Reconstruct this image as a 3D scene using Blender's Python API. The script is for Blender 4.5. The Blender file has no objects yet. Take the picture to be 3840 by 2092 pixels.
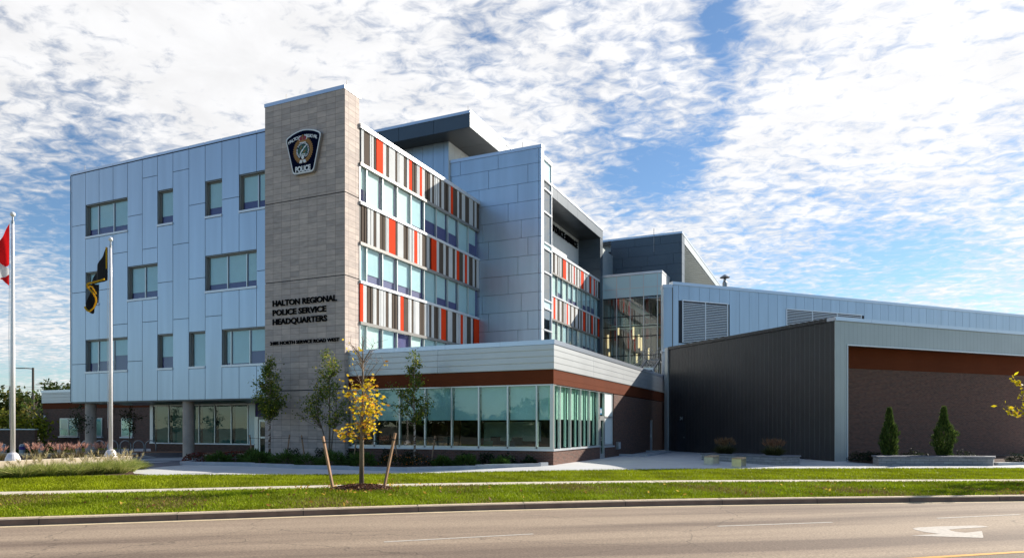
import bpy, math, random
import numpy as np
from mathutils import Vector, Matrix
R = math.radians
random.seed(7); rng = np.random.default_rng(7)
SC = bpy.context.scene; COL = SC.collection

# ------------------------------------------------------------------ materials
def new_mat(name):
    m = bpy.data.materials.new(name); m.use_nodes = True
    nt = m.node_tree; b = nt.nodes['Principled BSDF']
    return m, nt, b
def mat(name, col, rough=.6, metal=0., var=0., vscale=3., bump=0., bscale=60., spec=None, emit=None, estr=0., vstretch=None, coat=0.):
    m, nt, b = new_mat(name)
    b.inputs['Base Color'].default_value = (*col, 1)
    b.inputs['Roughness'].default_value = rough; b.inputs['Metallic'].default_value = metal
    if spec is not None: b.inputs['Specular IOR Level'].default_value = spec
    if coat: b.inputs['Coat Weight'].default_value = coat; b.inputs['Coat Roughness'].default_value = .15
    if emit: b.inputs['Emission Color'].default_value = (*emit, 1); b.inputs['Emission Strength'].default_value = estr
    tc = nt.nodes.new('ShaderNodeTexCoord')
    if var:
        n = nt.nodes.new('ShaderNodeTexNoise'); n.inputs['Scale'].default_value = vscale; n.inputs['Detail'].default_value = 5
        src = tc.outputs['Object']
        if vstretch:
            mp = nt.nodes.new('ShaderNodeMapping'); mp.inputs['Scale'].default_value = vstretch
            nt.links.new(src, mp.inputs['Vector']); src = mp.outputs['Vector']
        nt.links.new(src, n.inputs['Vector'])
        mr = nt.nodes.new('ShaderNodeMapRange'); mr.inputs[1].default_value = .3; mr.inputs[2].default_value = .7
        mr.inputs[3].default_value = 1 - var; mr.inputs[4].default_value = 1 + var
        nt.links.new(n.outputs['Fac'], mr.inputs[0])
        mx = nt.nodes.new('ShaderNodeVectorMath'); mx.operation = 'SCALE'; mx.inputs[0].default_value = col
        nt.links.new(mr.outputs[0], mx.inputs['Scale']); nt.links.new(mx.outputs[0], b.inputs['Base Color'])
    if bump:
        n2 = nt.nodes.new('ShaderNodeTexNoise'); n2.inputs['Scale'].default_value = bscale; n2.inputs['Detail'].default_value = 4
        nt.links.new(tc.outputs['Object'], n2.inputs['Vector'])
        bp = nt.nodes.new('ShaderNodeBump'); bp.inputs['Strength'].default_value = bump; bp.inputs['Distance'].default_value = .02
        nt.links.new(n2.outputs['Fac'], bp.inputs['Height']); nt.links.new(bp.outputs[0], b.inputs['Normal'])
    return m
def tile_mat(name, c1, c2, mortar, w, h, msize, offset=.5, rough=.8, bump=.3, var=.15, metal=0., wear=4.):
    """brick / tile pattern on metre UVs"""
    m, nt, b = new_mat(name); b.inputs['Roughness'].default_value = rough; b.inputs['Metallic'].default_value = metal
    uv = nt.nodes.new('ShaderNodeUVMap'); br = nt.nodes.new('ShaderNodeTexBrick')
    br.offset = offset; br.inputs['Scale'].default_value = 1
    br.inputs['Brick Width'].default_value = w; br.inputs['Row Height'].default_value = h
    br.inputs['Mortar Size'].default_value = msize; br.inputs['Mortar Smooth'].default_value = .1
    br.inputs['Color1'].default_value = (*c1, 1); br.inputs['Color2'].default_value = (*c2, 1); br.inputs['Mortar'].default_value = (*mortar, 1)
    nt.links.new(uv.outputs[0], br.inputs['Vector'])
    n = nt.nodes.new('ShaderNodeTexNoise'); n.inputs['Scale'].default_value = wear; n.inputs['Detail'].default_value = 6
    mp = nt.nodes.new('ShaderNodeMapping'); mp.inputs['Scale'].default_value = (1, 3, 1)
    nt.links.new(uv.outputs[0], mp.inputs[0]); nt.links.new(mp.outputs[0], n.inputs['Vector'])
    mr = nt.nodes.new('ShaderNodeMapRange'); mr.inputs[1].default_value = .3; mr.inputs[2].default_value = .7
    mr.inputs[3].default_value = 1 - var; mr.inputs[4].default_value = 1 + var
    nt.links.new(n.outputs['Fac'], mr.inputs[0])
    mx = nt.nodes.new('ShaderNodeVectorMath'); mx.operation = 'SCALE'
    nt.links.new(br.outputs['Color'], mx.inputs[0]); nt.links.new(mr.outputs[0], mx.inputs['Scale'])
    nt.links.new(mx.outputs[0], b.inputs['Base Color'])
    bp = nt.nodes.new('ShaderNodeBump'); bp.invert = True; bp.inputs['Strength'].default_value = bump; bp.inputs['Distance'].default_value = .01
    nt.links.new(br.outputs['Fac'], bp.inputs['Height']); nt.links.new(bp.outputs[0], b.inputs['Normal'])
    return m
def rib_mat(name, col, period, rough=.5, metal=.2, depth=.5, var=.08, horizontal=False, gcol=None):
    """sheet metal with fine vertical ribs (bump; gcol also colours the groove lines)"""
    m = mat(name, col, rough, metal, var, .6)
    if 'stripe' in name or 'brown' in name: b0 = m.node_tree.nodes['Principled BSDF']; b0.inputs['Specular IOR Level'].default_value = .08; b0.inputs['Roughness'].default_value = .8; b0.inputs['Metallic'].default_value = 0
    nt = m.node_tree; b = nt.nodes['Principled BSDF']
    uv = nt.nodes.new('ShaderNodeUVMap'); sp = nt.nodes.new('ShaderNodeSeparateXYZ'); nt.links.new(uv.outputs[0], sp.inputs[0])
    d = nt.nodes.new('ShaderNodeMath'); d.operation = 'DIVIDE'; d.inputs[1].default_value = period
    nt.links.new(sp.outputs[1 if horizontal else 0], d.inputs[0])
    f = nt.nodes.new('ShaderNodeMath'); f.operation = 'FRACT'; nt.links.new(d.outputs[0], f.inputs[0])
    p = nt.nodes.new('ShaderNodeMapRange'); p.inputs[1].default_value = 0; p.inputs[2].default_value = .12
    nt.links.new(f.outputs[0], p.inputs[0])
    bp = nt.nodes.new('ShaderNodeBump'); bp.inputs['Strength'].default_value = depth; bp.inputs['Distance'].default_value = .012
    nt.links.new(p.outputs[0], bp.inputs['Height']); nt.links.new(bp.outputs[0], b.inputs['Normal'])
    if gcol is not None:
        lk = b.inputs['Base Color'].links; mc = nt.nodes.new('ShaderNodeMix'); mc.data_type = 'RGBA'; nt.links.new(p.outputs[0], mc.inputs[0]); mc.inputs[6].default_value = (*gcol, 1)
        nt.links.new(lk[0].from_socket, mc.inputs[7]); nt.links.new(mc.outputs[2], b.inputs['Base Color'])
    return m
def glass_mat(name, tint, ior=1.7, rough=0.0):
    m = bpy.data.materials.new(name); m.use_nodes = True; nt = m.node_tree; nt.nodes.clear()
    o = nt.nodes.new('ShaderNodeOutputMaterial'); mx = nt.nodes.new('ShaderNodeMixShader')
    t = nt.nodes.new('ShaderNodeBsdfTransparent'); t.inputs[0].default_value = (*tint, 1)
    g = nt.nodes.new('ShaderNodeBsdfGlossy'); g.inputs['Roughness'].default_value = rough; g.inputs[0].default_value = (.93, .97, .96, 1)
    f = nt.nodes.new('ShaderNodeFresnel'); f.inputs['IOR'].default_value = ior
    tc = nt.nodes.new('ShaderNodeTexCoord'); n = nt.nodes.new('ShaderNodeTexNoise'); n.inputs['Scale'].default_value = .55; n.inputs['Detail'].default_value = 1
    nt.links.new(tc.outputs['Object'], n.inputs['Vector'])
    bp = nt.nodes.new('ShaderNodeBump'); bp.inputs['Strength'].default_value = .12; bp.inputs['Distance'].default_value = .05
    nt.links.new(n.outputs['Fac'], bp.inputs['Height']); nt.links.new(bp.outputs[0], g.inputs['Normal'])
    ge = nt.nodes.new('ShaderNodeNewGeometry'); iv = nt.nodes.new('ShaderNodeMath'); iv.operation = 'SUBTRACT'; iv.inputs[0].default_value = 1; nt.links.new(ge.outputs['Backfacing'], iv.inputs[1])
    ml = nt.nodes.new('ShaderNodeMath'); ml.operation = 'MULTIPLY'; nt.links.new(f.outputs[0], ml.inputs[0]); nt.links.new(iv.outputs[0], ml.inputs[1])
    nt.links.new(ml.outputs[0], mx.inputs[0]); nt.links.new(t.outputs[0], mx.inputs[1]); nt.links.new(g.outputs[0], mx.inputs[2])
    nt.links.new(mx.outputs[0], o.inputs[0]); return m
def leaf_mat(name, rough=.55, trans=.35):
    m, nt, b = new_mat(name)
    a = nt.nodes.new('ShaderNodeVertexColor'); a.layer_name = 'Col'
    nt.links.new(a.outputs['Color'], b.inputs['Base Color']); b.inputs['Roughness'].default_value = rough; b.inputs['Specular IOR Level'].default_value = .15
    t = nt.nodes.new('ShaderNodeBsdfTranslucent'); nt.links.new(a.outputs['Color'], t.inputs[0])
    mx = nt.nodes.new('ShaderNodeMixShader'); mx.inputs[0].default_value = trans
    o = nt.nodes['Material Output']
    nt.links.new(b.outputs[0], mx.inputs[1]); nt.links.new(t.outputs[0], mx.inputs[2]); nt.links.new(mx.outputs[0], o.inputs[0])
    return m

M = dict(
 silver=mat('silver_cladding', (.43, .52, .62), .34, .6, .07, 1.0, bump=.12, bscale=1.1, vstretch=(1.6, 1.6, .12)),
 silver2=rib_mat('silver_ribbed_cladding', (.50, .54, .60), .30, .42, .4, .35),
 joint=mat('joint_shadow_gap', (.035, .04, .05), .8),
 cap=mat('metal_coping', (.55, .60, .68), .32, .7),
 slate=mat('slate_cladding', (.075, .10, .125), .36, .25, .06, .5),
 white=mat('white_cladding', (.74, .75, .74), .5, .0, .04, 1),
 fascia=rib_mat('fascia_board_cladding', (.60, .62, .63), .285, .42, .35, .9, .04, True),
 brown=rib_mat('rust_brown_panel', (.148, .038, .015), .32, .55, .1, .5, .10, True),
 stone=tile_mat('limestone_tiles', (.56, .46, .40), (.42, .35, .315), (.22, .16, .135), .59, .30, .008, 0, .75, .25, .13, wear=2.2),
 brick=tile_mat('dark_brown_brick', (.175, .064, .040), (.088, .038, .027), (.175, .125, .10), .21, .0667, .011, .5, .85, .5, .22),
 block=tile_mat('grey_block', (.34, .34, .34), (.26, .26, .27), (.14, .14, .14), .42, .12, .008, .5, .85, .5, .15),
 s_white=rib_mat('white_stripe', (.60, .61, .61), .07, .45, .1, .3),
 s_taupe=rib_mat('taupe_stripe', (.105, .082, .066), .07, .45, .1, .35),
 s_dark=mat('dark_stripe_gap', (.02, .018, .018), .6),
 s_red=rib_mat('orange_red_stripe', (.78, .055, .012), .07, .42, .05, .3),
 frame=mat('aluminium_frame', (.62, .63, .62), .35, .6),
 frame_tan=mat('window_reveal_metal', (.27, .26, .245), .4, .4),
 sill=mat('pale_metal_sill', (.72, .74, .77), .35, .3),
 glass=glass_mat('window_glass', (.93, .98, .965), 1.6),
 glass_dk=glass_mat('shopfront_glass', (.84, .95, .91), 1.65),
 glass_at=glass_mat('atrium_glass', (.86, .93, .90), 2.1),
 ground=mat('dry_mixed_ground', (.15, .145, .11), .95, var=.3, vscale=.2),
 glass_sky=glass_mat('stair_glass', (.5, .65, .75), 5.0),
 blind=mat('roller_blind', (.56, .69, .76), .85, var=.03, vscale=2),
 blind_side=mat('pale_green_roller_blind', (.50, .76, .62), .85),
 tree_reflection=mat('painted_tree_reflection', (.10, .17, .145), .8),  # not a blind: dark trees mirrored in the glazing, painted as a colour
 blind_white=mat('white_roller_blind', (.78, .84, .83), .8),
 interior=mat('painted_dark_room_reflection', (.065, .032, .20), .5),  # room darkness and the glass's purple reflection painted into one colour
 interior_b=mat('painted_dim_room', (.045, .05, .045), .8, var=.4, vscale=.8),  # dimness of the rooms painted into the colour of the backing
 spandrel=mat('frosted_spandrel_glass', (.56, .76, .79), .18, coat=.5),
 concrete=mat('cast_concrete', (.50, .385, .30), .85, var=.14, vscale=1.6, bump=.3, bscale=25),
 kerbst=mat('grey_kerb_stone', (.42, .44, .47), .85, var=.12, vscale=2, bump=.3, bscale=30),
 cream=mat('cream_concrete_wall', (.62, .52, .38), .85, var=.10, vscale=2, bump=.25, bscale=25),
 black=mat('black_letter_enamel', (.004, .004, .005), .7, spec=.05),
 kdark=rib_mat('charcoal_ribbed_cladding', (.052, .052, .054), .34, .42, .35, .9, .10, gcol=(.10, .10, .105)),
 klight=rib_mat('light_grey_ribbed_cladding', (.43, .47, .475), .30, .42, .3, .25, .06, gcol=(.33, .36, .365)),
 soffit=mat('dark_soffit', (.05, .055, .06), .30, .3),
 steel=mat('brushed_steel', (.60, .56, .47), .28, .9, .1, 8),
 galv=mat('galvanised_steel', (.34, .35, .36), .45, .7, .1, 6),
 polewh=mat('white_pole_paint', (.78, .75, .76), .35, .2),
 bronze=mat('dark_bronze_metal', (.10, .085, .07), .4, .5),
 wood=mat('reddish_hardwood', (.25, .11, .055), .6, var=.25, vscale=4, vstretch=(1, 1, 8)),
 woodlt=mat('pale_hardwood', (.52, .36, .22), .6, var=.2, vscale=6),
 stake=mat('pine_stake', (.38, .22, .13), .75, var=.2, vscale=5, bump=.3, bscale=40),
 bark=mat('grey_brown_bark', (.20, .145, .10), .9, var=.35, vscale=14, bump=.9, bscale=45, vstretch=(1, 1, .25)),
 twig=mat('dry_twig_bark', (.22, .165, .13), .85),
 mulch=mat('brown_mulch', (.075, .035, .022), .95, var=.5, vscale=25, bump=1., bscale=40),
 navy=mat('emblem_navy', (.004, .007, .024), .9, spec=.0),
 e_white=mat('emblem_white', (.80, .80, .80), .4),
 e_gold=mat('emblem_gold', (.36, .16, .02), .4, .1, .25, 18),
 e_red=mat('emblem_red', (.28, .012, .012), .4),
 e_green=mat('emblem_green', (.01, .085, .045), .4),
 e_side=mat('emblem_edge_metal', (.30, .28, .27), .4, .5),
 f_red=mat('flag_red', (.75, .010, .012), .8), f_white=mat('flag_white', (.82, .80, .80), .8),
 f_black=mat('flag_black', (.008, .008, .009), .8), f_gold=mat('flag_gold', (.78, .50, .01), .7),
 lamp=mat('pendant_lamp_glow', (1, .8, .5), .5, emit=(1., .72, .40), estr=.75),
 ired=mat('interior_red_panel', (.42, .07, .035), .6), itaupe=mat('interior_taupe_wall', (.30, .25, .20), .8, var=.15, vscale=.7),
 iwhite=mat('interior_white_slab', (.55, .62, .60), .7),
 blue=mat('blue_number_plate', (.01, .20, .40), .4), stoplight=mat('sign_red', (.75, .03, .02), .5),
 black_rub=mat('black_rubber', (.015, .015, .015), .7),
 paint=mat('worn_white_road_paint', (.50, .45, .39), .8, var=.22, vscale=14),
 yellow=mat('worn_yellow_road_paint', (.72, .33, .03), .7, var=.12, vscale=6),
 gutter=mat('pale_gutter_edge', (.66, .52, .32), .85, var=.1, vscale=3),
 curb=mat('shade_darkened_curb_concrete', (.20, .135, .10), .9, var=.2, vscale=2.5, bump=.4, bscale=25),  # shade on the curb face painted into the concrete colour
 curbtop=mat('sunlit_pale_curb_top', (.60, .47, .32), .9, var=.1, vscale=3, bump=.3, bscale=25),  # same curb, sunlight on its top painted in as a paler colour
 walk=mat('sidewalk_concrete', (.62, .55, .44), .9, var=.06, vscale=3, bump=.2, bscale=40),
 plaza=mat('plaza_concrete', (.58, .575, .56), .85, var=.06, vscale=.8, bump=.15, bscale=30),
 leaf=leaf_mat('leaf', .6, .45), reed=leaf_mat('grass_blade', .6, .3),
)
# pavers
M['paver'] = tile_mat('grey_purple_pavers', (.20, .19, .215), (.12, .115, .135), (.09, .085, .09), .6, .2, .006, .5, .8, .3, .2)
def thin_cloth(m):
    nt = m.node_tree; b = nt.nodes['Principled BSDF']; t = nt.nodes.new('ShaderNodeBsdfTranslucent'); t.inputs[0].default_value = b.inputs['Base Color'].default_value
    mx = nt.nodes.new('ShaderNodeMixShader'); mx.inputs[0].default_value = .5; o = nt.nodes['Material Output']
    nt.links.new(b.outputs[0], mx.inputs[1]); nt.links.new(t.outputs[0], mx.inputs[2]); nt.links.new(mx.outputs[0], o.inputs[0])
for k_ in ('f_red', 'f_white', 'f_gold'): thin_cloth(M[k_])
# birch bark
def birch():
    m = mat('birch_bark', (.62, .54, .46), .8); nt = m.node_tree; b = nt.nodes['Principled BSDF']
    tc = nt.nodes.new('ShaderNodeTexCoord'); mp = nt.nodes.new('ShaderNodeMapping'); mp.inputs['Scale'].default_value = (6, 6, 13)
    n = nt.nodes.new('ShaderNodeTexNoise'); n.inputs['Scale'].default_value = 1; n.inputs['Detail'].default_value = 4
    cr = nt.nodes.new('ShaderNodeValToRGB'); cr.color_ramp.elements[0].position = .42; cr.color_ramp.elements[0].color = (.14, .06, .035, 1)
    cr.color_ramp.elements[1].position = .56; cr.color_ramp.elements[1].color = (.60, .52, .44, 1)
    nt.links.new(tc.outputs['Object'], mp.inputs[0]); nt.links.new(mp.outputs[0], n.inputs['Vector'])
    nt.links.new(n.outputs['Fac'], cr.inputs[0]); nt.links.new(cr.outputs[0], b.inputs['Base Color']); return m
M['birch'] = birch()
# lawn soil/grass base
def lawn_mat(name, dry):
    m, nt, b = new_mat(name); b.inputs['Roughness'].default_value = .95; b.inputs['Specular IOR Level'].default_value = .1
    tc = nt.nodes.new('ShaderNodeTexCoord')
    n1 = nt.nodes.new('ShaderNodeTexNoise'); n1.inputs['Scale'].default_value = .7; n1.inputs['Detail'].default_value = 6
    n2 = nt.nodes.new('ShaderNodeTexNoise'); n2.inputs['Scale'].default_value = 22; n2.inputs['Detail'].default_value = 5
    for n in (n1, n2): nt.links.new(tc.outputs['Object'], n.inputs['Vector'])
    c1 = nt.nodes.new('ShaderNodeValToRGB'); e = c1.color_ramp.elements
    e[0].position = .36; e[0].color = (.15, .18, .006, 1); e[1].position = .66; e[1].color = (.25, .27, .006, 1)
    if dry:
        x = c1.color_ramp.elements.new(.74); x.color = (.19, .15, .05, 1)
    c2 = nt.nodes.new('ShaderNodeMapRange'); c2.inputs[1].default_value = .3; c2.inputs[2].default_value = .7; c2.inputs[3].default_value = .55; c2.inputs[4].default_value = 1.3
    nt.links.new(n1.outputs['Fac'], c1.inputs[0]); nt.links.new(n2.outputs['Fac'], c2.inputs[0])
    mx = nt.nodes.new('ShaderNodeVectorMath'); mx.operation = 'SCALE'
    nt.links.new(c1.outputs[0], mx.inputs[0]); nt.links.new(c2.outputs[0], mx.inputs['Scale']); nt.links.new(mx.outputs[0], b.inputs['Base Color'])
    bp = nt.nodes.new('ShaderNodeBump'); bp.inputs['Strength'].default_value = .9; bp.inputs['Distance'].default_value = .05
    nt.links.new(n2.outputs['Fac'], bp.inputs['Height']); nt.links.new(bp.outputs[0], b.inputs['Normal'])
    return m
M['lawn'] = lawn_mat('lawn_turf', False); M['verge'] = lawn_mat('verge_turf', True)
def road_mat():
    m, nt, b = new_mat('tan_asphalt'); b.inputs['Roughness'].default_value = .85
    tc = nt.nodes.new('ShaderNodeTexCoord'); rot = nt.nodes.new('ShaderNodeMapping'); rot.vector_type = 'POINT'
    rot.inputs['Rotation'].default_value = (0, 0, -R(36)); rot.inputs['Scale'].default_value = (1, 1, 1)
    st = nt.nodes.new('ShaderNodeMapping'); st.inputs['Scale'].default_value = (.07, .75, 1)
    nt.links.new(tc.outputs['Object'], rot.inputs[0]); nt.links.new(rot.outputs[0], st.inputs[0])
    n1 = nt.nodes.new('ShaderNodeTexNoise'); n1.inputs['Scale'].default_value = 1; n1.inputs['Detail'].default_value = 4
    nt.links.new(st.outputs[0], n1.inputs['Vector'])
    n2 = nt.nodes.new('ShaderNodeTexNoise'); n2.inputs['Scale'].default_value = 26; n2.inputs['Detail'].default_value = 8; n2.inputs['Roughness'].default_value = .75
    nt.links.new(tc.outputs['Object'], n2.inputs['Vector'])
    n3 = nt.nodes.new('ShaderNodeTexVoronoi'); n3.feature = 'DISTANCE_TO_EDGE'; n3.inputs['Scale'].default_value = .16
    w = nt.nodes.new('ShaderNodeTexNoise'); w.inputs['Scale'].default_value = 1.2; w.inputs['Detail'].default_value = 5
    nt.links.new(rot.outputs[0], w.inputs['Vector'])
    ad = nt.nodes.new('ShaderNodeMixRGB'); ad.blend_type = 'ADD'; ad.inputs[0].default_value = .9
    nt.links.new(rot.outputs[0], ad.inputs[1]); nt.links.new(w.outputs['Color'], ad.inputs[2]); nt.links.new(ad.outputs[0], n3.inputs['Vector'])
    c1 = nt.nodes.new('ShaderNodeValToRGB'); e = c1.color_ramp.elements
    e[0].position = .38; e[0].color = (.185, .130, .092, 1); e[1].position = .60; e[1].color = (.37, .278, .195, 1)
    nt.links.new(n1.outputs['Fac'], c1.inputs[0])
    mr = nt.nodes.new('ShaderNodeMapRange'); mr.inputs[1].default_value = .35; mr.inputs[2].default_value = .65; mr.inputs[3].default_value = .55; mr.inputs[4].default_value = 1.3
    nt.links.new(n2.outputs['Fac'], mr.inputs[0])
    cr = nt.nodes.new('ShaderNodeMapRange'); cr.inputs[1].default_value = .0; cr.inputs[2].default_value = .0035; cr.inputs[3].default_value = .55; cr.inputs[4].default_value = 1
    nt.links.new(n3.outputs['Distance'], cr.inputs[0])
    mu = nt.nodes.new('ShaderNodeMath'); mu.operation = 'MULTIPLY'; nt.links.new(mr.outputs[0], mu.inputs[0]); nt.links.new(cr.outputs[0], mu.inputs[1])
    mx = nt.nodes.new('ShaderNodeVectorMath'); mx.operation = 'SCALE'
    nt.links.new(c1.outputs[0], mx.inputs[0]); nt.links.new(mu.outputs[0], mx.inputs['Scale']); nt.links.new(mx.outputs[0], b.inputs['Base Color'])
    bp = nt.nodes.new('ShaderNodeBump'); bp.inputs['Strength'].default_value = .7; bp.inputs['Distance'].default_value = .01
    nt.links.new(n2.outputs['Fac'], bp.inputs['Height']); nt.links.new(bp.outputs[0], b.inputs['Normal'])
    return m
M['road'] = road_mat()

# ------------------------------------------------------------------ mesh builder
class MB:
    def __init__(s): s.v = []; s.f = []; s.m = []; s.mats = []
    def mi(s, m):
        if m not in s.mats: s.mats.append(m)
        return s.mats.index(m)
    def face(s, pts, m):
        n = len(s.v); s.v += [tuple(p) for p in pts]; s.f.append(tuple(range(n, n + len(pts)))); s.m.append(s.mi(m)); return s
    def box(s, x0, x1, y0, y1, z0, z1, m):
        if x0 > x1: x0, x1 = x1, x0
        if y0 > y1: y0, y1 = y1, y0
        if z0 > z1: z0, z1 = z1, z0
        n = len(s.v); s.v += [(x, y, z) for z in (z0, z1) for x, y in ((x0, y0), (x1, y0), (x1, y1), (x0, y1))]
        for q in ((3, 2, 1, 0), (4, 5, 6, 7), (0, 1, 5, 4), (1, 2, 6, 5), (2, 3, 7, 6), (3, 0, 4, 7)):
            s.f.append(tuple(n + i for i in q)); s.m.append(s.mi(m))
        return s
    def prism(s, poly, z0, z1, m, side=None):
        k = len(poly); n = len(s.v)
        a = sum(poly[i][0] * poly[(i + 1) % k][1] - poly[(i + 1) % k][0] * poly[i][1] for i in range(k))
        if a < 0: poly = poly[::-1]
        s.v += [(x, y, z0) for x, y in poly] + [(x, y, z1) for x, y in poly]
        s.f.append(tuple(n + i for i in reversed(range(k)))); s.m.append(s.mi(m))
        s.f.append(tuple(n + k + i for i in range(k))); s.m.append(s.mi(m))
        for i in range(k):
            j = (i + 1) % k; s.f.append((n + i, n + j, n + k + j, n + k + i)); s.m.append(s.mi(side or m))
        return s
    def vprism(s, poly, y0, y1, m, side=None):
        """polygon in x,z extruded from y0 (back) to y1 (front, smaller y)"""
        k = len(poly); n = len(s.v)
        a = sum(poly[i][0] * poly[(i + 1) % k][1] - poly[(i + 1) % k][0] * poly[i][1] for i in range(k))
        if a < 0: poly = poly[::-1]
        s.v += [(x, y0, z) for x, z in poly] + [(x, y1, z) for x, z in poly]
        s.f.append(tuple(n + i for i in reversed(range(k)))); s.m.append(s.mi(side or m))
        s.f.append(tuple(n + k + i for i in range(k))); s.m.append(s.mi(m))
        for i in range(k):
            j = (i + 1) % k; s.f.append((n + i, n + j, n + k + j, n + k + i)); s.m.append(s.mi(side or m))
        return s
    def tube(s, pts, rad, m, seg=8, cap=True):
        pts = [Vector(p) for p in pts]
        if not isinstance(rad, (list, tuple)): rad = [rad] * len(pts)
        n0 = len(s.v); prev = None
        for i, p in enumerate(pts):
            d = (pts[min(i + 1, len(pts) - 1)] - pts[max(i - 1, 0)]).normalized()
            if prev is None:
                a = d.orthogonal().normalized()
            else:
                a = (prev - d * prev.dot(d)); a = a.normalized() if a.length > 1e-6 else d.orthogonal().normalized()
            prev = a; b = d.cross(a)
            for k in range(seg):
                t = 2 * math.pi * k / seg; s.v.append(tuple(p + (a * math.cos(t) + b * math.sin(t)) * rad[i]))
        for i in range(len(pts) - 1):
            for k in range(seg):
                q = (k + 1) % seg
                s.f.append((n0 + i * seg + k, n0 + i * seg + q, n0 + (i + 1) * seg + q, n0 + (i + 1) * seg + k)); s.m.append(s.mi(m))
        if cap:
            s.f.append(tuple(n0 + k for k in reversed(range(seg)))); s.m.append(s.mi(m))
            e = n0 + (len(pts) - 1) * seg; s.f.append(tuple(e + k for k in range(seg))); s.m.append(s.mi(m))
        return s
    def lathe(s, c, prof, m, seg=20):
        n0 = len(s.v)
        for r, z in prof:
            for k in range(seg):
                t = 2 * math.pi * k / seg; s.v.append((c[0] + r * math.cos(t), c[1] + r * math.sin(t), c[2] + z))
        for i in range(len(prof) - 1):
            for k in range(seg):
                q = (k + 1) % seg; s.f.append((n0 + i * seg + k, n0 + i * seg + q, n0 + (i + 1) * seg + q, n0 + (i + 1) * seg + k)); s.m.append(s.mi(m))
        s.f.append(tuple(n0 + k for k in reversed(range(seg)))); s.m.append(s.mi(m))
        e = n0 + (len(prof) - 1) * seg; s.f.append(tuple(e + k for k in range(seg))); s.m.append(s.mi(m))
        return s
    def build(s, name, parent=None, smooth=False, base=(0, 0, 0), bevel=0):
        me = bpy.data.meshes.new(name)
        b = Vector(base)
        me.from_pydata([tuple(Vector(v) - b) for v in s.v], [], s.f)
        for m in s.mats: me.materials.append(M[m])
        me.polygons.foreach_set('material_index', s.m)
        uvl = me.uv_layers.new(name='UVMap'); uvs = np.zeros(len(me.loops) * 2, dtype=np.float32)
        for p in me.polygons:
            n = p.normal
            if abs(n.z) > .7:
                for li in p.loop_indices:
                    c = me.vertices[me.loops[li].vertex_index].co; uvs[2 * li] = c.x + b.x; uvs[2 * li + 1] = c.y + b.y
            else:
                t = Vector((-n.y, n.x, 0)); t = t.normalized() if t.length > 1e-6 else Vector((1, 0, 0))
                if abs(t.x) > abs(t.y):
                    if t.x < 0: t = -t
                elif t.y < 0: t = -t
                for li in p.loop_indices:
                    c = me.vertices[me.loops[li].vertex_index].co + b; uvs[2 * li] = c.dot(t); uvs[2 * li + 1] = c.z
        uvl.data.foreach_set('uv', uvs)
        if smooth: me.polygons.foreach_set('use_smooth', [True] * len(me.polygons))
        me.update(); o = bpy.data.objects.new(name, me); COL.objects.link(o)
        if parent:
            o.parent = parent
            pl = Vector(parent.get('_base', (0, 0, 0)))
            o.location = b - pl
        else: o.location = b
        if bevel:
            md = o.modifiers.new('bevel', 'BEVEL'); md.width = bevel; md.segments = 2; md.limit_method = 'ANGLE'
        return o
THINGS = []
def tag(o, label, cat, group=None, kind=None):
    if label: o['label'] = label
    if cat: o['category'] = cat
    if group: o['group'] = group
    if kind: o['kind'] = kind
    return o
def thing(name, label, cat, loc=(0, 0, 0), rz=0, group=None):
    e = bpy.data.objects.new(name, None); COL.objects.link(e); e.location = loc; e.rotation_euler = (0, 0, rz)
    e.empty_display_size = .3; e['_base'] = (0., 0., 0.); THINGS.append(e)
    return tag(e, label, cat, group)
def wthing(name, label, cat, loc, group=None):
    """thing whose parts are given in world coordinates"""
    e = thing(name, label, cat, loc, 0, group); e['_base'] = tuple(float(c) for c in loc); return e
def struct(o): o['kind'] = 'structure'; return o
def leaves(name, cen, size, cols, parent=None, mtl='leaf', nrm=None, elong=1.6, up=None):
    """many small leaf quads in one mesh; cen (n,3), size (n,), cols (n,3)"""
    n = len(cen); cen = np.asarray(cen, dtype=np.float64)
    if nrm is None:
        nrm = rng.normal(size=(n, 3)); nrm[:, 2] = np.abs(nrm[:, 2]) + .2
    nrm /= np.linalg.norm(nrm, axis=1)[:, None]
    if up is None: up = rng.normal(size=(n, 3))
    a = np.cross(nrm, up); a /= np.linalg.norm(a, axis=1)[:, None] + 1e-9; b = np.cross(nrm, a)
    s = np.asarray(size)[:, None] * .5
    V = np.stack([cen - b * s * elong, cen + a * s * .8, cen + b * s * elong, cen - a * s * .8], 1).reshape(-1, 3)
    me = bpy.data.meshes.new(name); me.vertices.add(4 * n); me.vertices.foreach_set('co', V.ravel())
    me.loops.add(4 * n); me.loops.foreach_set('vertex_index', np.arange(4 * n, dtype=np.int32))
    me.polygons.add(n); me.polygons.foreach_set('loop_start', np.arange(0, 4 * n, 4, dtype=np.int32)); me.polygons.foreach_set('loop_total', np.full(n, 4, dtype=np.int32))
    ca = me.color_attributes.new('Col', 'FLOAT_COLOR', 'POINT'); cc = np.ones((4 * n, 4)); cc[:, :3] = np.repeat(np.asarray(cols), 4, 0); ca.data.foreach_set('color', cc.ravel())
    me.materials.append(M[mtl]); me.update(calc_edges=True)
    o = bpy.data.objects.new(name, me); COL.objects.link(o)
    if parent: o.parent = parent
    return o
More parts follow.
